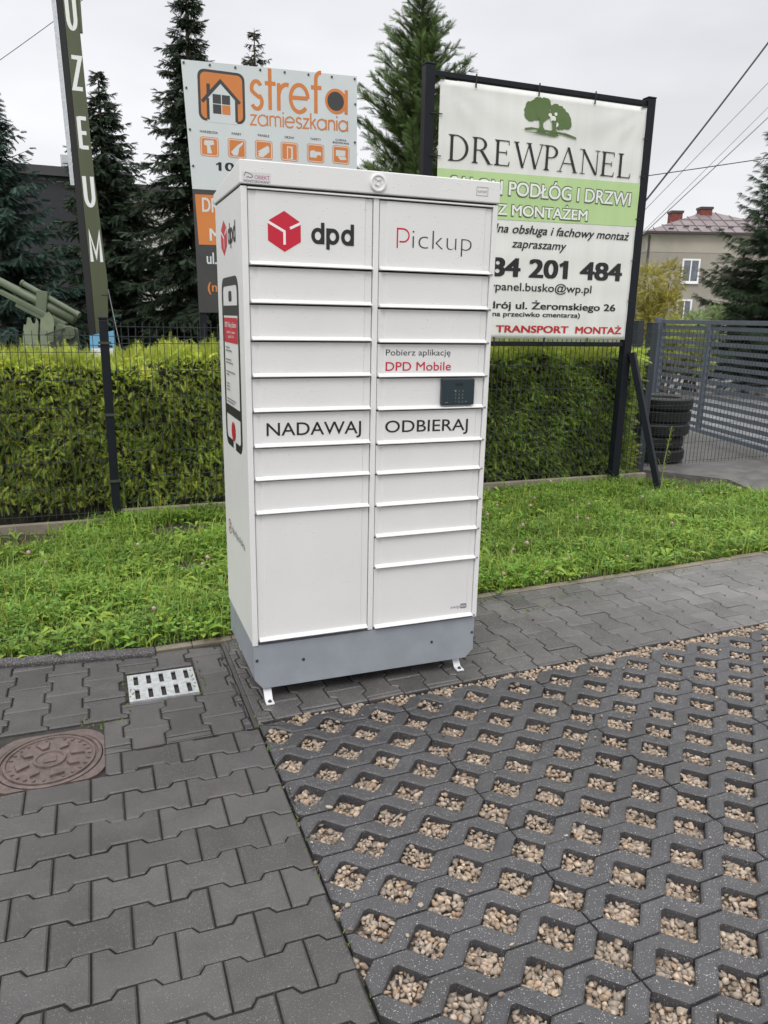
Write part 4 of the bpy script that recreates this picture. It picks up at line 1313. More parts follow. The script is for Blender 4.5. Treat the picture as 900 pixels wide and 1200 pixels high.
D.stroke([(v0 + .003, 1.7845), (v0 + .003, 1.8560), (v0 + .028, 1.8560)] + arc(v0 + .028, 1.8320, .0235, 88, -88, 12) + [(v0 + .012, 1.8085)], .0058, M_RED)
D.text('ickup', .6695, .9300, 1.7865, .0715, M_GREYT if False else M_NAVY, bold=-.022)
D.build('lettering', Rdoors[0])
D = LD(); D.text('NADAWAJ', .0765, .4655, 1.0655, .0500, M_BLACK, bold=.004, y1=1.0625); D.build('lettering', Ldoors[5])
D = LD(); D.text('ODBIERAJ', .5705, .9510, 1.0610, .0485, M_BLACK, bold=.004, y1=1.0585); D.build('lettering', Rdoors[5])
D = LD()
D.text('Pobierz aplikację', .5675, .8550, 1.3735, .0235, M_NAVY)
D.text('DPD Mobile', .5675, .8590, 1.3125, .0345, M_RED, bold=.002)
D.build('lettering', Rdoors[3])
D = LD()
D.text('swip', .907, .953, .2405, .016, M_GREYT)
D.rect(.955, .987, .2365, .2600, M_GREYT, .006); D.text('box', .9585, .9835, .2445, .010, M_WHITET)
D.build('lettering', Rdoors[10])

kp = MB(); lbox(kp, .8125, .9655, -.016, .0044, 1.1690, 1.2800)
keypad = kp.build('keypad', M_KEYPAD, Rdoors[4], bevel=.005, seg=3)
D = Decal((0, -.016 * KS, 0), (1, 0, 0), (0, 0, 1)); 
D.P = lambda x, y, D=D: Vector((LP(x, 0, y)[0], -.016 * KS, LP(x, 0, y)[2])) + D.n * D.d
D.rect(.8740, .9105, 1.2490, 1.2610, M_BLACK, .001)
for r_, row in enumerate(('123', '456', '789', '*0#')):
    for c_, ch in enumerate(row):
        x_ = .8760 + c_ * .0165; z_ = 1.2285 - r_ * .0150
        D.text(ch, x_ - .0028, x_ + .0028, z_ - .0040, .0080, M_GREYT)
D.rect(.8280, .8420, 1.1800, 1.1825, M_GREYT); D.ell(.9245, 1.1835, .0028, .0028, M_GREYT)
D.build('keys', keypad)

# roof cap, sloping to the back
rf = MB()
xa, xb, ya, yb = -.0035, W_ + .0035, -.006, D_ + .004
rf.hexa([LP(xa, ya, ZT + .006), LP(xb, ya, ZT + .006), LP(xb, yb, ZT + .006), LP(xa, yb, ZT + .006), LP(xa, ya, ZR), LP(xb, ya, ZR), LP(xb, yb, ZR - .040), LP(xa, yb, ZR - .040)])
roofcap = rf.build('roof', M_LOCK, lock, bevel=.004)
gp_ = MB(); lbox(gp_, .004, W_ - .004, .006, D_ - .004, ZT - .001, ZT + .007); gp_.build('roof_gasket', M_GAP, lock)
lp_ = MB(); lbox(lp_, .024, W_ - .022, -.004, .016, ZT - .0085, ZT - .0025); lp_.build('drip_edge', M_LOCK, lock, bevel=.001)
bd = MB(); c_ = LP(.518, -.006, 2.0115)
def ring_y(mb, c, prof, n=36):
    vs, fs = [], []
    for r_, y_ in prof:
        for j in range(n):
            a = 2 * PI * j / n; vs.append((c[0] + r_ * math.cos(a), c[1] - y_, c[2] + r_ * math.sin(a)))
    for i in range(len(prof) - 1):
        for j in range(n):
            k_ = (j + 1) % n; fs.append((i * n + j, (i + 1) * n + j, (i + 1) * n + k_, i * n + k_))
    mb.add(vs, fs)
ring_y(bd, c_, [(.0305, -.001), (.0305, .007), (.0285, .009), (.0240, .009), (.0225, .005), (.0001, .005)])
for a0, a1, b0, b1 in ((-.011, -.008, -.010, .011), (-.011, .011, .008, .011), (.008, .011, -.002, .011), (-.011, .004, -.010, -.007)):
    bd.box(c_[0] + a0, c_[0] + a1, c_[1] - .0085, c_[1] - .004, c_[2] + b0, c_[2] + b1)
bd.build('badge', M_LOCK, roofcap, smooth=False)
D = LD(y=-.006)
D.rect(.0075, .1075, 1.9745, 2.0125, M_PINK)
D.stroke([(.012, 1.9985), (.018, 2.0105), (.040, 2.0045), (.043, 1.9975), (.036, 1.9930), (.026, 1.9960), (.020, 1.9935)], .0024, M_NAVY)
D.text('OBIEKT', .050, .104, 1.9905, .0125, M_MAGENTA); D.text('MONITOROWANY', .011, .104, 1.9775, .0085, M_NAVY)
D.stroke([(.937, 2.0285), (.986, 2.0285), (.986, 1.9975), (.937, 1.9975)], .0016, M_GREYT, closed=True); D.text('PLATFORM', .942, .981, 2.0080, .0085, M_GREYT)
D.build('lettering', roofcap)

# left side graphics
D = LS()
y0 = -.4630
cube_logo(D, -.3960, 1.8900, .0700, .1370); D.build('emblem', cabinet); D = LS()
dpd_word(D, -.3030, -.1330, 1.7960, .0440, M_BLACK); D.build('lettering', cabinet); D = LS()
pts = arc(-.435, 1.605, .045, 180, 90, 6) + arc(-.170, 1.605, .045, 90, 0, 6)
D.stroke([(-.320, .985), (-.440, .985)][::-1][::-1] + arc(-.435, 1.030, .045, 270, 180, 6)[1:] + pts + arc(-.170, 1.030, .045, 0, -90, 6) + [(-.265, .985)], .034, M_BLACK)
D.rect(-.480, -.125, 1.517, 1.556, M_BLACK); D.rect(-.480, -.125, 1.105, 1.146, M_BLACK)
D.rect(-.330, -.262, 1.572, 1.612, M_BLACK, .012)
D.rect(-.455, -.150, 1.408, 1.508, M_RED)
D.text('DPD Pickup Station', -.435, -.170, 1.470, .020, M_WHITET, bold=.01)
D.text('odbieraj i nadawaj', -.390, -.200, 1.446, .011, M_WHITET); D.text('paczki 24 h', -.360, -.230, 1.428, .011, M_WHITET)
for i, (a_, b_) in enumerate(((-.43, -.34), (-.43, -.29), (-.43, -.31), (-.43, -.27), (-.43, -.23), (-.43, -.37), (-.43, -.36), (-.43, -.36), (-.43, -.36), (-.43, -.22), (-.43, -.26))):
    zz = (1.385, 1.372, 1.335, 1.322, 1.285, 1.272, 1.235, 1.222, 1.209, 1.170, 1.158)[i]
    D.rect(a_, b_, zz, zz + .0055, M_GREYT)
D.ell(-.300, 1.0430, .040, .040, M_RED)
D.build('phone_graphic', cabinet); D = LS()
lx0 = -.512
D.stroke([(lx0, .556), (lx0 + .03, .545), (lx0 + .058, .556), (lx0 + .058, .60), (lx0 + .03, .612), (lx0, .60)], .006, M_RED, closed=True)
D.stroke([(lx0 + .018, .592), (lx0 + .040, .592), (lx0 + .040, .572), (lx0 + .020, .572), (lx0 + .020, .556)], .006, M_BLACK)
D.build('emblem', cabinet); D = LS()
D.text('dpdpolska', -.430, -.118, .566, .034, M_GREYT, shear=0.0)
D.build('lettering', cabinet)

# plinth with chamfered lower corners, screws, feet
pl = MB()
PT = ZB - .002
def plinth_ring(y):
    return [LP(.006, y, PT), LP(.006, y, .029), LP(.040, y, -.0145), LP(W_ - .044, y, -.0145), LP(W_ - .006, y, .024), LP(W_ - .006, y, PT)]
a, b = plinth_ring(.006), plinth_ring(D_ - .006)
pl.add(a + b, [tuple(range(6)), tuple(range(11, 5, -1))] + [(i, i + 6, (i + 1) % 6 + 6, (i + 1) % 6) for i in range(6)])
plinth = pl.build('plinth', M_PLINTH, lock, bevel=.002)
for x_, z_ in ((.0165, .119), (.2165, .096), (.819, .090), (1.0235, .110)):
    mb = MB(); c_ = LP(x_, .006, z_); ring_y(mb, c_, [(.0062, -.001), (.0062, .0025), (.0035, .0035), (.0032, .001), (.0001, .001)], 12); mb.build('screw', M_GUND, plinth)
FY = -.165 + .1295
FY0 = FY
for x_ in (.058, .920):
    mb = MB(); w2 = .0165; FY = FY0 + (.024 if x_ > .5 else 0)
    mb.hexa([(x_ - w2, FY + .060, .046), (x_ + w2, FY + .060, .046), (x_ + w2, FY + .068, .062), (x_ - w2, FY + .068, .062), (x_ - w2, FY + .028, .004), (x_ + w2, FY + .028, .004), (x_ + w2, FY + .030, .0105), (x_ - w2, FY + .030, .0105)])
    mb.box(x_ - w2, x_ + w2, FY - .006, FY + .0285, .0035, .0100)
    mb.box(x_ - w2, x_ + w2, FY + .062, FY + .16, .050, .062)
    ft_ = mb.build('foot', M_FOOT, lock, bevel=.0015)
    mb = MB(); mb.lathe([(.0085, .0102), (.0085, .0125), (.0055, .0125), (.0050, .0175), (.0001, .0175)], (x_, FY + .010, 0), 12); mb.build('bolt', M_GUND, ft_)
mb = MB(); mb.box(.11, .87, .14, .44, .010, .058); mb.build('under_light_block', M_GAP, lock)  # added unseen dark block, keeps light from passing under the plinth
for x_ in (.058, .920):
    mb = MB(); mb.box(x_ - .02, x_ + .02, .50, .56, .0035, .058); mb.build('foot', M_FOOT, lock)

# ------------------------------------------------------------------ drain grate and manhole cover
dg_ = empty('drain_grate', (-.356, .167, 0), 'white metal drain grate with ten slots set in the paving', 'drain')
x0, x1, y0, y1 = -.140, .136, -.128, .112
sx_ = [(-.140 + .0335 + i * .0520) for i in range(5)]
rows = [(-.113, -.028), (.011, .095)]
mb = MB()
zt, zb = .002, -.004
xs_ = [x0]
for s_ in sx_: xs_ += [s_ - .0094, s_ + .0094]
xs_.append(x1)
ys_ = [y0, rows[0][0], rows[0][1], rows[1][0], rows[1][1], y1]
for i in range(len(xs_) - 1):
    for j in range(5):
        if i % 2 == 1 and j in (1, 3): continue
        a, b, c, d = xs_[i], xs_[i + 1], ys_[j], ys_[j + 1]
        mb.add([(a, c, zt), (b, c, zt), (b, d, zt), (a, d, zt)], [(0, 1, 2, 3)])
for i in range(5):
    for r0, r1 in rows:
        a, b = sx_[i] - .0094, sx_[i] + .0094
        mb.add([(a, r0, zt), (b, r0, zt), (b, r1, zt), (a, r1, zt), (a, r0, zb), (b, r0, zb), (b, r1, zb), (a, r1, zb)], [(0, 4, 5, 1), (1, 5, 6, 2), (2, 6, 7, 3), (3, 7, 4, 0)])
mb.add([(x0, y0, zt), (x1, y0, zt), (x1, y1, zt), (x0, y1, zt), (x0, y0, -.03), (x1, y0, -.03), (x1, y1, -.03), (x0, y1, -.03)], [(0, 1, 5, 4), (1, 2, 6, 5), (2, 3, 7, 6), (3, 0, 4, 7)])
mb.build('grate', M_DRAIN, dg_)
mb = MB(); mb.box(x0, x1, y0, y1, -.06, -.0305); mb.build('sump', M_GAP, dg_)

mc = empty('manhole_cover', (-.778, -.288, 0), 'round reddish brown manhole cover with raised pattern set in the paving', 'manhole cover')
CR = .172
mb = MB()
mb.lathe([(CR, -.03), (CR, .002), (CR - .005, .0035), (CR - .012, .0035), (CR - .014, -.003), (CR - .020, -.003), (CR - .022, .004), (CR - .030, .004), (CR - .032, -.001), (.055, -.001), (.053, .005), (.046, .005), (.044, .0005), (.0001, .0005)], (0, 0, 0), 64)
mb.build('lid', M_IRON, mc)
mb = MB()
for i in range(8):
    a = i * PI / 4 + .25; r_ = .088; c2, s2 = math.cos(a), math.sin(a)
    pts = [(r_ + .026, 0), (r_, .017), (r_ - .024, 0), (r_, -.017)] if i % 2 else [(r_ + .024, .024), (r_ - .018, .010), (r_ - .018, -.010), (r_ + .024, -.024)]
    P2 = [(x * c2 - y * s2, x * s2 + y * c2) for x, y in pts]
    mb.add([(x, y, -.002) for x, y in P2] + [(x * .985, y * .985, .0068) for x, y in P2], [(4, 5, 6, 7)] + [(j, (j + 1) % 4, (j + 1) % 4 + 4, j + 4) for j in range(4)])
mb.box(-.020, .020, -.020, .020, 0, .004)
for i in range(26):
    a = i * 2 * PI / 26; 
    if i % 7 == 6: continue
    r_ = CR - .037; mb.bar((r_ * math.cos(a), r_ * math.sin(a), .001), ((r_ - .011) * math.cos(a + .02), (r_ - .011) * math.sin(a + .02), .001), .006, .004)
mb.build('relief', M_IRON, mc)
fr_ = MB()
N_ = 48; hxm, y0m, y1m = .180, -.163, .178
vs, fs = [], []
for i in range(N_):
    a = 2 * PI * i / N_; c2, s2 = math.cos(a), math.sin(a)
    k_ = 1 / max(abs(c2) / hxm, abs(s2) / (y1m if s2 > 0 else -y0m))
    k_ = max(CR + .005, min(k_, .212))
    vs += [((CR + .004) * c2, (CR + .004) * s2, -.0005), (k_ * c2, k_ * s2, -.0005), (k_ * c2, k_ * s2, -.04), ((CR + .004) * c2, (CR + .004) * s2, -.02)]
for i in range(N_):
    j = (i + 1) % N_
    fs += [(4 * i, 4 * i + 1, 4 * j + 1, 4 * j), (4 * i + 1, 4 * i + 2, 4 * j + 2, 4 * j + 1), (4 * i + 3, 4 * i, 4 * j, 4 * j + 3)]
fr_.add(vs, fs); fr_.build('frame', M_IRON, mc)

# ------------------------------------------------------------------ orange and white information board
st = empty('information_board', (1.05, 3.9, 0), 'orange and white home store board with pictograms and charcoal lower part behind the hedge', 'sign')
def stx(x): return x - 1.05
TL, TR_, BLz = (.291, 3.449), (1.752, 3.497), 1.525
def quadbox(mb, pts, y0, y1, mi=0):
    mb.add([(x, y0, z) for x, z in pts] + [(x, y1, z) for x, z in pts], [(0, 1, 2, 3), (7, 6, 5, 4)] + [(i, i + 4, (i + 1) % 4 + 4, (i + 1) % 4) for i in range(4)], mi)
mb = MB(); quadbox(mb, [(stx(.338), 2.505), (stx(1.760), 2.53), (stx(1.752), 3.497), (stx(.291), 3.449)], -.006, .004)
panel = mb.build('panel', M_PANEL, st)
mb = MB(); quadbox(mb, [(stx(.352), BLz), (stx(1.765), BLz + .02), (stx(1.760), 2.529), (stx(.338), 2.504)], -.0045, .004)
lower = mb.build('lower_panel', M_CHAR, st)
for x_ in (.385, 1.66):
    mb = MB(); mb.box(stx(x_) - .03, stx(x_) + .03, .006, .066, -.3, 3.40); mb.build('post', M_ANTH, st, bevel=.003)
for z in (1.65, 2.45, 3.3):
    mb = MB(); mb.box(stx(.36), stx(1.72), .0065, .0300, z - .02, z + .02); mb.build('cross_rail', M_ANTH, st)
class SD(Decal):
    def __init__(s, y): super().__init__((0, y, 0), (1, 0, 0), (0, 0, 1))
    def P(s, x, y): return Vector((stx(x), s.o.y, y)) + s.n * s.d
D = SD(-.006)
def rr(q, x0, x1, y0, y1, r): 
    return arc(x1 - r, y0 + r, r, -90, 0, 5) + arc(x1 - r, y1 - r, r, 0, 90, 5) + arc(x0 + r, y1 - r, r, 90, 180, 5) + arc(x0 + r, y0 + r, r, 180, 270, 5)
lx, ly = .600, 3.215
logo = rr(0, lx - .188, lx + .188, ly - .188, ly + .188, .055)
D.poly(logo, M_CHAR); D.poly(rr(0, lx - .168, lx + .168, ly - .170, ly + .168, .042), M_ORANGE)
D.poly([(lx - .122, ly - .195), (lx + .118, ly - .195), (lx + .118, ly + .005), (lx - .008, ly + .112), (lx - .122, ly - .002)], M_PANEL)
D.stroke([(lx - .112, ly - .178), (lx - .112, ly - .02)], .022, M_CHAR); D.stroke([(lx + .116, ly - .178), (lx + .116, ly - .02)], .022, M_CHAR)
D.stroke([(lx - .158, ly - .050), (lx - .008, ly + .112), (lx + .145, ly - .036)], .026, M_CHAR)
D.rect(lx - .120, lx - .092, ly + .00, ly + .085, M_CHAR)
for a_, b_, m_ in ((-.073, -.052, M_CHAR), (.000, -.052, M_CHAR), (-.073, -.126, M_CHAR), (.000, -.126, M_ORANGE)):
    D.rect(lx + a_, lx + a_ + .066, ly + b_ - .002, ly + b_ + .066, m_)
D.build('emblem', panel); D = SD(-.006)
round_text(D, 'stref', .835, 1.435, 3.155, .205, .030, M_ORANGE, y1=3.176)
D.ell(1.566, 3.2840, .098, .098, M_ORANGE); D.ell(1.562, 3.2840, .074, .074, M_CHAR); D.stroke([(1.656, 3.192), (1.656, 3.380)], .028, M_ORANGE)
D.build('lettering', panel); D = SD(-.006)
round_text(D, 'zamieszkania', .829, 1.668, 3.030, .080, .0115, M_ORANGE, y1=3.062)
D.build('lettering', panel)
CAPT = ['NARZĘDZIA', 'FARBY', 'PANELE', 'DRZWI', 'TAPETY', 'CHEMIA']
IC = [(.413, .562, 2.761), (.637, .787, 2.768), (.862, 1.010, 2.776), (1.080, 1.231, 2.782), (1.308, 1.460, 2.789), (1.534, 1.688, 2.796)]
for i, (a_, b_, z_) in enumerate(IC):
    h_ = .147; D = SD(-.006)
    D.poly(rr(0, a_, b_, z_, z_ + h_, .022), M_ORANGE); D.poly(rr(0, a_ + .006, b_ - .006, z_ + .006, z_ + h_ - .006, .018), M_PANEL); D.poly(rr(0, a_ + .012, b_ - .012, z_ + .012, z_ + h_ - .012, .014), M_ORANGE)
    cx, cy = (a_ + b_) / 2, z_ + h_ / 2
    if i == 0: D.poly([(cx - .038, cy + .046), (cx + .032, cy + .050), (cx + .040, cy + .020), (cx + .004, cy + .010), (cx + .020, cy - .048), (cx - .018, cy - .050), (cx - .020, cy + .006), (cx - .042, cy + .014)], M_PANEL)
    if i == 1: D.poly([(cx - .050, cy - .030), (cx + .004, cy + .024), (cx + .048, cy + .052), (cx + .052, cy + .040), (cx + .018, cy + .004), (cx + .006, cy - .052), (cx - .030, cy - .055)], M_PANEL); 
    if i == 2:
        for q in range(3): D.poly([(cx - .055, cy - .052 + .018 * q), (cx + .010 + .012 * q, cy + .012 + .012 * q), (cx + .050, cy - .010 + .012 * q), (cx - .010, cy - .056 + .018 * q)], M_PANEL)
    if i == 3: D.poly([(cx - .022, cy - .058), (cx + .028, cy - .058), (cx + .028, cy + .040), (cx - .022, cy + .040)], M_PANEL); D.poly([(cx - .014, cy - .058), (cx + .014, cy - .048), (cx + .014, cy + .026), (cx - .014, cy + .032)], M_ORANGE)
    if i == 4: D.rect(cx - .050, cx + .048, cy - .034, cy + .014, M_PANEL, .006); D.ell(cx + .030, cy - .026, .022, .014, M_ORANGE, 14); D.ell(cx - .022, cy + .014, .02, .008, M_PANEL, 14)
    if i == 5: D.rect(cx - .046, cx + .040, cy - .010, cy + .036, M_PANEL, .004); D.poly([(cx - .030, cy - .012), (cx + .044, cy - .016), (cx + .050, cy - .036), (cx - .006, cy - .042)], M_PANEL)
    D.build('pictogram', panel); D = SD(-.006)
    if i < 5: D.text(CAPT[i], cx - .016 * len(CAPT[i]) * .5, cx + .016 * len(CAPT[i]) * .5, z_ + h_ + .028, .017, M_BLACK, bold=.012)
    else:
        D.text('CHEMIA', cx - .050, cx + .050, z_ + h_ + .036, .015, M_BLACK, bold=.012); D.text('BUDOWLANA', cx - .074, cx + .074, z_ + h_ + .014, .015, M_BLACK, bold=.012)
    D.build('lettering', panel)
D = SD(-.006)
D.text('100', .555, .765, 2.661, .062, M_BLACK, bold=.03, y1=2.668)
D.build('lettering', panel)
D = SD(-.0045)
D.poly([(.371, 2.075), (.98, 2.087), (.965, 2.478), (.355, 2.466)], M_ORANGE)
D.build('orange_field', lower); D = SD(-.0049)
D.text('DR', .410, .545, 2.335, .108, M_PANEL, bold=.02); D.text('M', .462, .555, 2.110, .095, M_PANEL, bold=.02)
D.text('ul.', .430, .515, 1.925, .090, M_PANEL, bold=.02); D.text('(n', .430, .510, 1.700, .075, M_ORANGE, bold=.02)
D.build('lettering', lower)
for t_ in range(8):
    mb = MB(); f_ = t_ / 7; x_ = .31 + 1.42 * f_; mb.tube([(stx(x_), -.012, 3.44 + .046 * f_ - .012), (stx(x_), -.005, 3.44 + .046 * f_ - .012)], .009, 8); mb.build('rivet', M_GUND, panel)
for z in (3.25, 2.95, 2.68):
    mb = MB(); mb.tube([(stx(.312 + (3.449 - z) * .05), -.012, z), (stx(.312 + (3.449 - z) * .05), -.005, z)], .009, 8); mb.build('rivet', M_GUND, panel); mb = MB(); mb.tube([(stx(1.737), -.012, z + .03), (stx(1.737), -.005, z + .03)], .009, 8); mb.build('rivet', M_GUND, panel)

# ------------------------------------------------------------------ banner billboard on two posts
KB = .9767
def bxz(x, z): return (-.542 + (x + .542) * KB, 1.527 + (z - 1.527) * KB)
bl = empty('billboard', (3.07, 3.02, 0), 'white and green flooring company banner laced in a tall black steel frame', 'billboard')
def bX(x): return x - 3.07
for x_, zt_ in ((2.035, 3.385), (4.115, 3.372)):
    mb = MB(); mb.box(bX(x_) - .04, bX(x_) + .04, -.04, .04, -.3, zt_); mb.box(bX(x_) - .043, bX(x_) + .043, -.043, .043, zt_ + .001, zt_ + .014); mb.build('post', M_ANTH, bl, bevel=.004)
mb = MB(); mb.box(bX(2.076), bX(4.074), -.025, .025, 3.315, 3.355); mb.build('top_rail', M_ANTH, bl, bevel=.003)
mb = MB(); mb.box(bX(2.076), bX(4.074), -.025, .025, 1.293, 1.333); mb.build('bottom_rail', M_ANTH, bl, bevel=.003)
mb = MB(); mb.bar((bX(4.15), -.06, 1.24), (bX(4.36), -.42, -.12), .055, .055); mb.build('brace', M_ANTH, bl, bevel=.003)
# vinyl, slightly rippled
bx0, bx1, bz0, bz1 = 2.118, 4.066, 1.356, 3.292
nx_, nz_ = 60, 48
def rip(x, z):
    u, v = (x - bx0) / (bx1 - bx0), (z - bz0) / (bz1 - bz0)
    c = .004 * math.sin(v * 47 + .8 * math.sin(u * 5)) * .35 + .005 * math.sin(u * 21 + v * 3) * .35
    d1 = math.hypot(u, 1 - v); d2 = math.hypot(1 - u, 1 - v); d3 = math.hypot(u, v)
    for d_, a_ in ((d1, math.atan2(1 - v, u)), (d2, math.atan2(1 - v, 1 - u))): c += .006 * math.exp(-d_ * 5) * math.sin(a_ * 14)
    return c
mb = MB(); vs, fs = [], []
for j in range(nz_ + 1):
    for i in range(nx_ + 1):
        x_ = bx0 + (bx1 - bx0) * i / nx_; z_ = bz0 + (bz1 - bz0) * j / nz_
        vs.append((bX(x_), -.040 + rip(x_, z_), z_))
for j in range(nz_):
    for i in range(nx_):
        a = j * (nx_ + 1) + i; fs.append((a, a + 1, a + nx_ + 2, a + nx_ + 1))
mb.add(vs, fs)
banner = mb.build('banner', M_BANNER, bl, smooth=True)
so_ = banner.modifiers.new('thickness', 'SOLIDIFY'); so_.thickness = .002; so_.offset = -1
class BD(Decal):
    def __init__(s): super().__init__((0, -.040, 0), (1, 0, 0), (0, 0, 1), start=.0035, step=.0003)
    def P(s, x, y):
        xx, zz = bxz(x, y); return Vector((bX(xx), -.040 + rip(xx, zz) - s.d, zz))
D = BD()
# the green band follows the vinyl
gx0, gx1, gz0, gz1 = 2.182, 4.176, 2.325, 2.690
NN = 40
v_, f_ = [], []
for j in range(5):
    for i in range(NN + 1):
        x_ = gx0 + (gx1 - gx0) * i / NN; z_ = gz0 + .03 * i / NN + (gz1 - gz0) * j / 4; v_.append((x_, z_))
for j in range(4):
    for i in range(NN):
        a = j * (NN + 1) + i; f_.append((a, a + 1, a + NN + 2, a + NN + 1))
D.d = .0022; D.faces(v_, f_, M_BGREEN); D.build('green_band', banner); D = BD(); D.d = .0040
# oak emblem
def blob(cx, cy, r, n=22, sd=1, k=.10):
    g_ = random.Random(sd); return [(cx + r * (1 + k * g_.uniform(-1, 1)) * math.cos(2 * PI * i / n), cy + r * .92 * (1 + k * g_.uniform(-1, 1)) * math.sin(2 * PI * i / n)) for i in range(n)]
for i, (cx, cy, r) in enumerate(((3.035, 3.195, .085), (3.085, 3.245, .065), (3.145, 3.255, .055), (3.13, 3.19, .07), (3.005, 3.165, .055), (3.275, 3.195, .075), (3.335, 3.160, .065), (3.365, 3.125, .045), (3.30, 3.13, .06), (3.245, 3.225, .05))):
    D.poly(blob(cx, cy, r, sd=i), M_OAK)
for cx, cy, r in ((3.225, 3.150, .026), (3.195, 3.178, .016), (3.262, 3.110, .018), (3.250, 3.190, .014)): D.poly(blob(cx, cy, r, 12, 5, .25), M_BANNER)
D.poly([(3.085, 3.16), (3.135, 3.16), (3.13, 3.085), (3.165, 3.04), (3.075, 3.04), (3.10, 3.085)], M_OAK)
D.poly([(3.215, 3.14), (3.262, 3.14), (3.258, 3.075), (3.290, 3.03), (3.195, 3.03), (3.225, 3.075)], M_OAK)
D.poly([(2.955, 3.040), (3.05, 3.055), (3.20, 3.044), (3.33, 3.040), (3.47, 3.015), (3.46, 3.032), (3.36, 3.055), (3.15, 3.062), (3.02, 3.068), (2.960, 3.058)], M_OAK)
D.poly([(2.960, 3.030), (3.15, 3.040), (3.30, 3.028), (3.25, 3.018), (3.10, 3.026)], M_OAK)
D.build('emblem', banner); D = BD(); D.d = .0040
items, tot = [], 0
for ch in 'DREWPANEL':
    P_, adv = serif_letter(ch); items.append((tot, P_)); tot += adv + .045
tot -= .06
sx_ = (4.080 - 2.280) / tot
for off, P_ in items:
    for p in P_: D.poly([(2.268 + (off + x) * sx_, 2.752 + y * .196) for x, y in p], M_BLACK); D.d -= .00028
D.build('lettering', banner); D = BD(); D.d = .0042
for body, x0, x1, b, c, y1 in (('SALON PODŁÓG I DRZWI', 2.300, 4.090, 2.533, .104, 2.526), ('Z MONTAŻEM', 2.748, 3.642, 2.372, .082, 2.374)):
    D.text(body, x0 - .008, x1 + .008, b - .006, c + .012, M_OAK, bold=.050, y1=y1 - .006); D.d += .0006
    D.text(body, x0, x1, b, c, M_WHITET, bold=.018, y1=y1)
    D.build('lettering', banner); D = BD(); D.d = .0042
D.text('Profesjonalna obsługa i fachowy montaż', 2.235, 4.117, 2.234, .068, M_BLACK, bold=.012, shear=.25); D.build('lettering', banner); D = BD()
D.text('zapraszamy', 2.903, 3.455, 2.118, .068, M_BLACK, bold=.012, shear=.25); D.build('lettering', banner); D = BD()
D.text('84 201 484', 2.700, 4.075, 1.880, .146, M_BLACK, bold=.035); D.build('lettering', banner); D = BD()
D.text('drewpanel.busko@wp.pl', 2.500, 3.752, 1.762, .066, M_BLACK, bold=.008); D.build('lettering', banner); D = BD()
D.text('Busko-Zdrój ul. Żeromskiego 26', 2.250, 4.036, 1.610, .058, M_BLACK, bold=.022); D.build('lettering', banner); D = BD()
D.text('(na przeciwko cmentarza)', 2.722, 3.652, 1.545, .040, M_BLACK, bold=.018); D.build('lettering', banner); D = BD()
D.text('TRANSPORT', 2.792, 3.542, 1.408, .058, M_BRED, bold=.03); D.build('lettering', banner); D = BD()
D.text('MONTAŻ', 3.617, 4.128, 1.406, .058, M_BRED, bold=.03)
D.build('lettering', banner)
TIES = [((x_, 3.36), (x_, 3.265), .010) for x_ in (2.42, 2.99, 3.53)] + [((x_, 1.29), (x_, 1.37), .010) for x_ in (2.45, 2.70, 3.20, 3.65)]
for z in (3.05, 2.75, 2.4, 2.05, 1.70): TIES += [((2.04, z), (2.14, z), .006), ((4.05, z), (4.10, z), .006)]
TIES += [((2.09, 3.30), (2.15, 3.30), .012), ((4.0, 3.30), (4.06, 3.30), .012)]
for (xa_, za_), (xb_, zb_), w_ in TIES:
    mb = MB(); mb.bar((bX(xa_), -.051, za_), (bX(xb_), -.047, zb_), w_, .006); mb.build('cable_tie', M_BLACK, bl)

# ------------------------------------------------------------------ tall letter pylon
py_ = empty('letter_pylon', (-.38, 8.06, 0), 'tall leaning olive pylon with white letters UZEUM behind the hedge', 'sign')
def pxl(z): return np.interp(z, [0, 1.26, 1.89, 3.22, 5.1, 6.4], [-.445, -.455, -.462, -.500, -.545, -.575]) + .38
def pxr(z): return np.interp(z, [0, 1.26, 1.89, 3.22, 5.1, 6.4], [-.300, -.298, -.262, -.335, -.385, -.415]) + .38
zs = [-.2, .6, 1.26, 1.89, 2.5, 3.22, 4.1, 5.1, 6.4]
mb = MB(); vs = []
for z in zs: vs += [(pxl(z), 0, z), (pxr(z), 0, z), (pxr(z) - .01, .22, z), (pxl(z) - .01, .22, z)]
fs = [(0, 1, 2, 3)[::-1], tuple(range(len(vs) - 4, len(vs)))]
for i in range(len(zs) - 1):
    for j in range(4): fs.append((4 * i + j, 4 * i + (j + 1) % 4, 4 * i + 4 + (j + 1) % 4, 4 * i + 4 + j))
mb.add(vs, fs); body = mb.build('pylon_body', M_OLIVE, py_, bevel=.006)
mb = MB(); vs = []
for z in zs:
    w_ = .088 if z < 3 else .078
    vs += [(pxl(z) - w_, .02, z), (pxl(z) - .003, .004, z), (pxl(z) - .003, .20, z), (pxl(z) - w_, .20, z)]
mb.add(vs, fs); mb.build('side_rail', M_GAP, py_)
mb = MB(); vs = []; z2 = [3.05, 4.1, 5.1, 6.4]
for z in z2: vs += [(pxl(z) - .128, .05, z), (pxl(z) - .081, .03, z), (pxl(z) - .081, .06, z), (pxl(z) - .128, .08, z)]
f2 = [(3, 2, 1, 0), tuple(range(12, 16))]
for i in range(3):
    for j in range(4): f2.append((4 * i + j, 4 * i + (j + 1) % 4, 4 * i + 4 + (j + 1) % 4, 4 * i + 4 + j))
mb.add(vs, f2); mb.build('edge_strip', M_GALV, py_)
mb = MB(); mb.box(pxr(4.95) - .01, pxr(4.95) + .035, .01, .05, 4.78, 5.30); mb.build('bracket', M_OLIVE, py_)
D = Decal((0, 0, 0), (1, 0, 0), (0, 0, 1))
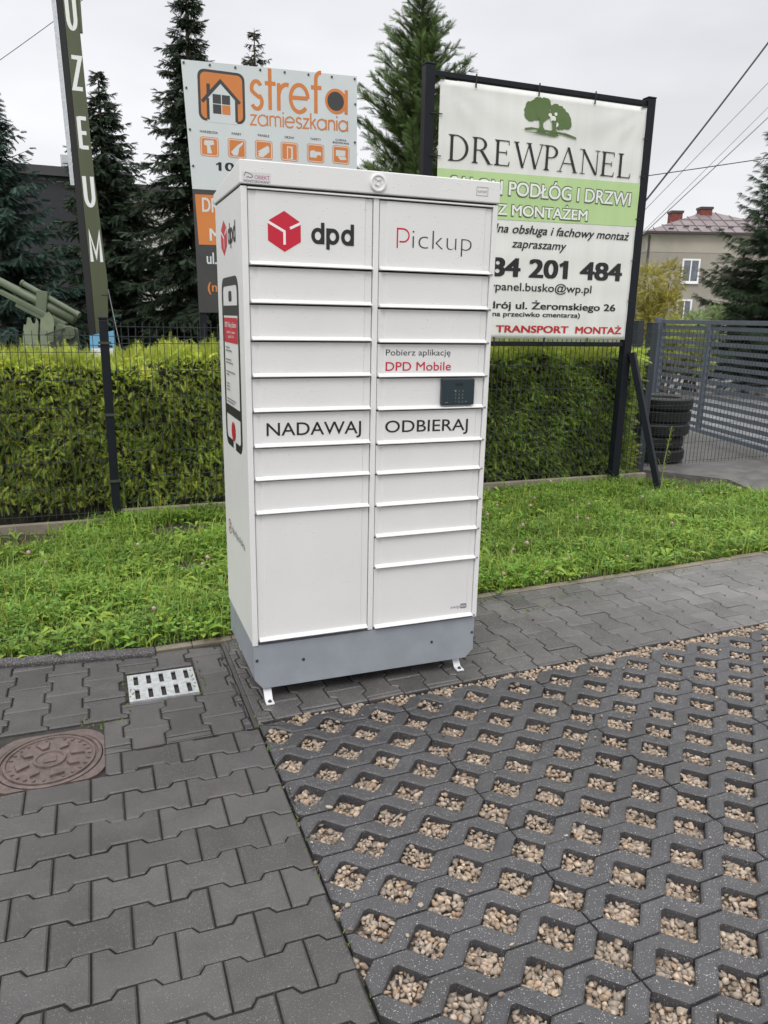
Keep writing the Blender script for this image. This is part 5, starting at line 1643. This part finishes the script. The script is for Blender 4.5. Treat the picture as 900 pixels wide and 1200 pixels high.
def lean(pts, zc, xc): return [(xc + x + (-.022) * (y - 0), zc + y) for x, y in pts]
def PL(strokes, cz, hw, hh, w_):
    xc = float((pxl(cz) + pxr(cz)) / 2)
    for s_ in strokes: D.stroke([(xc + x * hw - .024 * y * hh, cz + y * hh) for x, y in s_], w_, M_WHITET)
PL([[(-1, 1), (-1, -.35)] + arc(0, -.35, 1, 180, 360, 12, .62) + [(1, 1)]], 4.985, .042, .185, .043)
PL([[(-1, .93), (1, .93), (-1, -.93), (1, -.93)]], 4.325, .048, .185, .045)
PL([[(1, .92), (-.75, .92)], [(-.75, 1), (-.75, -1)], [(-.75, 0), (.8, 0)], [(-.75, -.92), (1, -.92)]], 3.66, .050, .18, .045)
PL([[(-1, 1), (-1, -.35)] + arc(0, -.35, 1, 180, 360, 12, .62) + [(1, 1)]], 2.985, .046, .175, .045)
PL([[(-1, -1), (-1, 1), (0, -.6), (1, 1), (1, -1)]], 2.31, .058, .175, .038)
D.stroke([(.03, 1.72), (.118, 1.72)], .012, M_BLACK)
D.build('lettering', body)
mb = MB(); mb.tube([(pxr(1.8) + .003, .05, 1.80), (.34, .15, .2)], .006, 6); mb.build('stay_wire', M_GALV, py_)

# ------------------------------------------------------------------ old field gun
gun = empty('field_gun', (-1.0, 7.75, 0), 'old olive green field gun with ragged shield plates behind the hedge', 'field gun')
GO = Vector((-1.0, 7.75, 0))
def gl(p): return Vector(p) - GO
A, B2 = gl((-.70, 7.72, 1.40)), gl((-1.90, 8.30, 2.05))
mb = MB(); mb.tube([A, A.lerp(B2, .3), B2], [.062, .056, .044], 14); mb.build('barrel', M_GUN, gun, smooth=True)
up_ = Vector((.10, -.02, .115))
C1, C2 = gl((-.66, 7.68, 1.475)), gl((-1.27, 8.01, 1.835))
mb = MB(); mb.tube([C1, C2], .035, 12); mb.tube([C2, C2.lerp(C1, -.03)], .042, 12); mb.tube([C1.lerp(C2, .02), C1.lerp(C2, -.04)], .042, 12); mb.build('recoil_cylinder', M_GUN, gun, smooth=False)
E1, E2 = gl((-.80, 7.68, 1.34)), gl((-1.55, 8.06, 1.735))
mb = MB(); mb.bar(E1, E2, .085, .055); mb.bar(E1 + Vector((.0, 0, -.06)), E2.lerp(E1, .25) + Vector((0, 0, -.06)), .07, .05); mb.build('cradle', M_GUN, gun, bevel=.006)
q = C1.lerp(C2, .62)
mb = MB(); mb.bar(q + Vector((0, -.03, .05)), q + Vector((-.05, -.03, -.28)), .07, .14, up=(B2 - A)); mb.build('barrel_band', M_GUN, gun, bevel=.004)
def plate(pts, y, tilt):
    mb = MB(); n = len(pts)
    f_ = [gl((x, y + tilt * (z - 1.0), z)) for x, z in pts]; b_ = [v + Vector((0, .014, 0)) for v in f_]
    mb.add(f_ + b_, [tuple(range(n)), tuple(range(2 * n - 1, n - 1, -1))] + [(i, i + n, (i + 1) % n + n, (i + 1) % n) for i in range(n)])
    return mb.build('shield_plate', M_GUNL, gun)
plate([(-1.33, .70), (-1.17, .70), (-1.135, 1.20), (-1.115, 1.38), (-1.135, 1.42), (-1.16, 1.35), (-1.185, 1.36), (-1.20, 1.42), (-1.235, 1.43), (-1.255, 1.34), (-1.285, 1.34), (-1.31, 1.18)], 7.62, .05)
plate([(-1.14, .70), (-1.00, .70), (-.955, 1.20), (-.935, 1.39), (-.955, 1.46), (-.985, 1.50), (-1.02, 1.48), (-1.055, 1.43), (-1.085, 1.42), (-1.105, 1.24)], 7.56, .05)
mb = MB(); mb.box(-.16, .36, -.18, .12, .55, 1.08); mb.hexa([(-.02, -.16, 1.081), (.34, -.16, 1.081), (.34, .10, 1.081), (-.02, .10, 1.081), (.10, -.14, 1.36), (.33, -.14, 1.30), (.33, .08, 1.30), (.10, .08, 1.36)])
mb.tube([(.22, -.22, 1.25), (.22, .16, 1.25)], .085, 14); mb.tube([(.08, -.24, 1.02), (.08, -.18, 1.02)], .10, 16); mb.bar((-.2, -.2, .95), (.36, -.2, .72), .05, .06)
mb.build('carriage', M_GUN, gun, bevel=.008)
for (cx, cz, r_) in ((.13, 1.16, .055), (.25, 1.06, .045), (.02, 1.10, .04)):
    mb = MB(); mb.tube([(cx, -.26, cz), (cx, -.17, cz)], r_, 12); mb.build('gear_hub', M_GUND, gun)
mb = MB(); mb.bar((-.05, -.23, 1.22), (.18, -.23, 1.30), .02, .02); mb.build('lever', M_GUND, gun)
mb = MB(); mb.bar((.3, -.22, 1.30), (.38, -.2, .8), .02, .02); mb.build('lever', M_GUND, gun)
for cx in (-.62, .30):
    mb = MB(); c_ = (cx, .28 if cx < 0 else .10, .42)
    for r0, r1, w_ in ((.42, .33, .06),):
        vs, fs = [], []
        for k_, (rr_, yy) in enumerate(((r0, -w_), (r0, w_), (r1, w_), (r1, -w_))):
            for j in range(28):
                a = 2 * PI * j / 28; vs.append((c_[0] + rr_ * math.cos(a), c_[1] + yy, c_[2] + rr_ * math.sin(a)))
        for k_ in range(4):
            for j in range(28):
                fs.append((k_ * 28 + j, k_ * 28 + (j + 1) % 28, ((k_ + 1) % 4) * 28 + (j + 1) % 28, ((k_ + 1) % 4) * 28 + j))
        mb.add(vs, fs)
    for j in range(8): 
        a = j * PI / 4; mb.bar(c_, (c_[0] + .34 * math.cos(a), c_[1], c_[2] + .34 * math.sin(a)), .035, .035, up=(0, 1, 0))
    mb.build('wheel', M_GUND, gun)

# blue board at the pylon's foot
bs = empty('blue_board', (-.40, 6.9, 0), 'small pale blue board with a house outline at the foot of the letter pylon', 'sign')
mb = MB(); mb.add([(-.150, 0, .95), (.150, -.04, .95), (.142, -.04, 1.300), (-.135, 0, 1.235), (-.150, .012, .95), (.150, -.028, .95), (.142, -.028, 1.300), (-.135, .012, 1.235)], [(0, 1, 2, 3), (7, 6, 5, 4), (0, 4, 5, 1), (1, 5, 6, 2), (2, 6, 7, 3), (3, 7, 4, 0)])
pn = mb.build('panel', M_BLUE, bs)
mb = MB(); mb.bar((-.10, .02, -.1), (-.10, .02, 1.2), .03, .03); mb.build('post', M_GALV, bs)
mb = MB(); mb.bar((.10, -.01, -.1), (.10, -.01, 1.2), .03, .03); mb.build('post', M_GALV, bs)
D = Decal((0, -.022, 0), (1, -.133, 0), (0, 0, 1), start=.004)
D.poly([(-.035, 1.12), (.075, 1.12), (.075, 1.155), (.02, 1.185), (-.035, 1.155)], M_WHITET); D.rect(-.05, .11, 1.105, 1.125, M_BLACK); D.rect(-.13, .12, .99, 1.09, M_WHITET)
D.build('picture', pn)

# ------------------------------------------------------------------ tyre stack
def tyre_mesh():
    mb = MB(); prof = []
    H_, R_ = .142, .335
    prof = [(.215, .020), (.235, .006), (.285, .0), (.318, .010), (.331, .026)]
    for i in range(4):
        z = .030 + i * .0225; prof += [(R_, z), (R_, z + .0145), (R_ - .010, z + .0160), (R_ - .010, z + .0210)]
    prof += [(R_, .120 - .001), (.331, H_ - .020), (.318, H_ - .008), (.285, H_), (.235, H_ - .006), (.215, H_ - .020), (.205, .071), (.215, .020)]
    mb.lathe(prof, (0, 0, 0), 56)
    return mb.build('tyre', M_RUBBER, smooth=False)
t0_ = tyre_mesh()
TL_ = ['worn black tyre at the very bottom of the stack by the gate', 'black tyre second from the bottom of the stack by the gate', 'black tyre in the middle of the stack by the gate', 'black tyre second from the top of the stack by the gate', 'black tyre lying on top of the stack by the gate']
for i in range(5):
    o = t0_ if i == 0 else t0_.copy()
    if i: col.objects.link(o)
    o.location = (5.44 + (.0, -.015, .02, .045, .05)[i], 4.03 + (.0, .02, -.01, .01, .0)[i], -.005 + .1435 * i)
    o.rotation_euler = (R((0, .6, -.5, .4, -.3)[i]), 0, i * .7)
    tag(o, TL_[i], 'tyre', 'tyres stacked by the gate')

# ------------------------------------------------------------------ overhead cables
def cable(pts, r_, label, m=M_CABLE):
    a, b = Vector(pts[0]), Vector(pts[1]); sag = pts[2]
    mb = MB(); mb.tube([a.lerp(b, i / 14) - Vector((0, 0, sag * 4 * (i / 14) * (1 - i / 14))) for i in range(15)], r_, 6)
    return tag(mb.build('overhead_cable', m), label, 'cable')
cable(((25.25, 18.82, 15.76), (15.2, 19.22, 3.2), .25), .030, 'thick black overhead cable, steepest of those right of the banner')
cable(((25.3, 18.2, 13.5), (14.9, 19.26, 3.0), .05), .011, 'upper of the thin grey cables below the thick black cable', M_CABLEG)
cable(((25.3, 18.0, 12.6), (14.9, 19.1, 2.5), .05), .009, 'faintest thin grey cable between the two other slanting ones', M_CABLEG)
cable(((25.2, 17.8, 12.02), (14.7, 19.2, 2.3), .05), .016, 'lowest slanting dark grey cable passing left of the house', M_CABLEG)
cable(((24.6, 16.8, 7.5), (13.5, 20.5, 5.6), .04), .016, 'almost level black cable crossing above the house roof')
cable(((-4.5, 28.2, 8.2), (1.0, 27.2, 12.2), .05), .012, 'thin grey cable in the sky left of the letter pylon', M_CABLEG)

# tall dry weed by the brace
wd = empty('weed', (4.47, 2.75, -.05), 'tall seeding dock weed growing beside the black brace', 'plant')
mb = MB(); mb.tube([(0, 0, 0), (.01, .0, .3), (.06, .01, .62)], [.006, .005, .003], 5)
mb.tube([(0.01, 0, .18), (-.09, -.02, .33)], [.004, .002], 5)
mb.build('stem', mat('weed_stem', (.22, .24, .07), .7), wd)
g = np.random.default_rng(77); n = 70
l = g.uniform(.3, 1, n); B = np.c_[.06 * l + g.normal(0, .008, n), g.normal(0, .008, n), .62 * l]
V, F, TT = sprays(B, unit(g.normal(0, .6, (n, 3)) + np.array([0, 0, .6])), g.uniform(.02, .04, n), np.ones(n), g, TFAN, np.tile(np.array([[1.25, 1.0, .8]]), (n, 1)) * g.uniform(.7, 1.2, (n, 1)), .2)
mesh_np('seed_head', V, F, M_LEAFG, wd, TT)
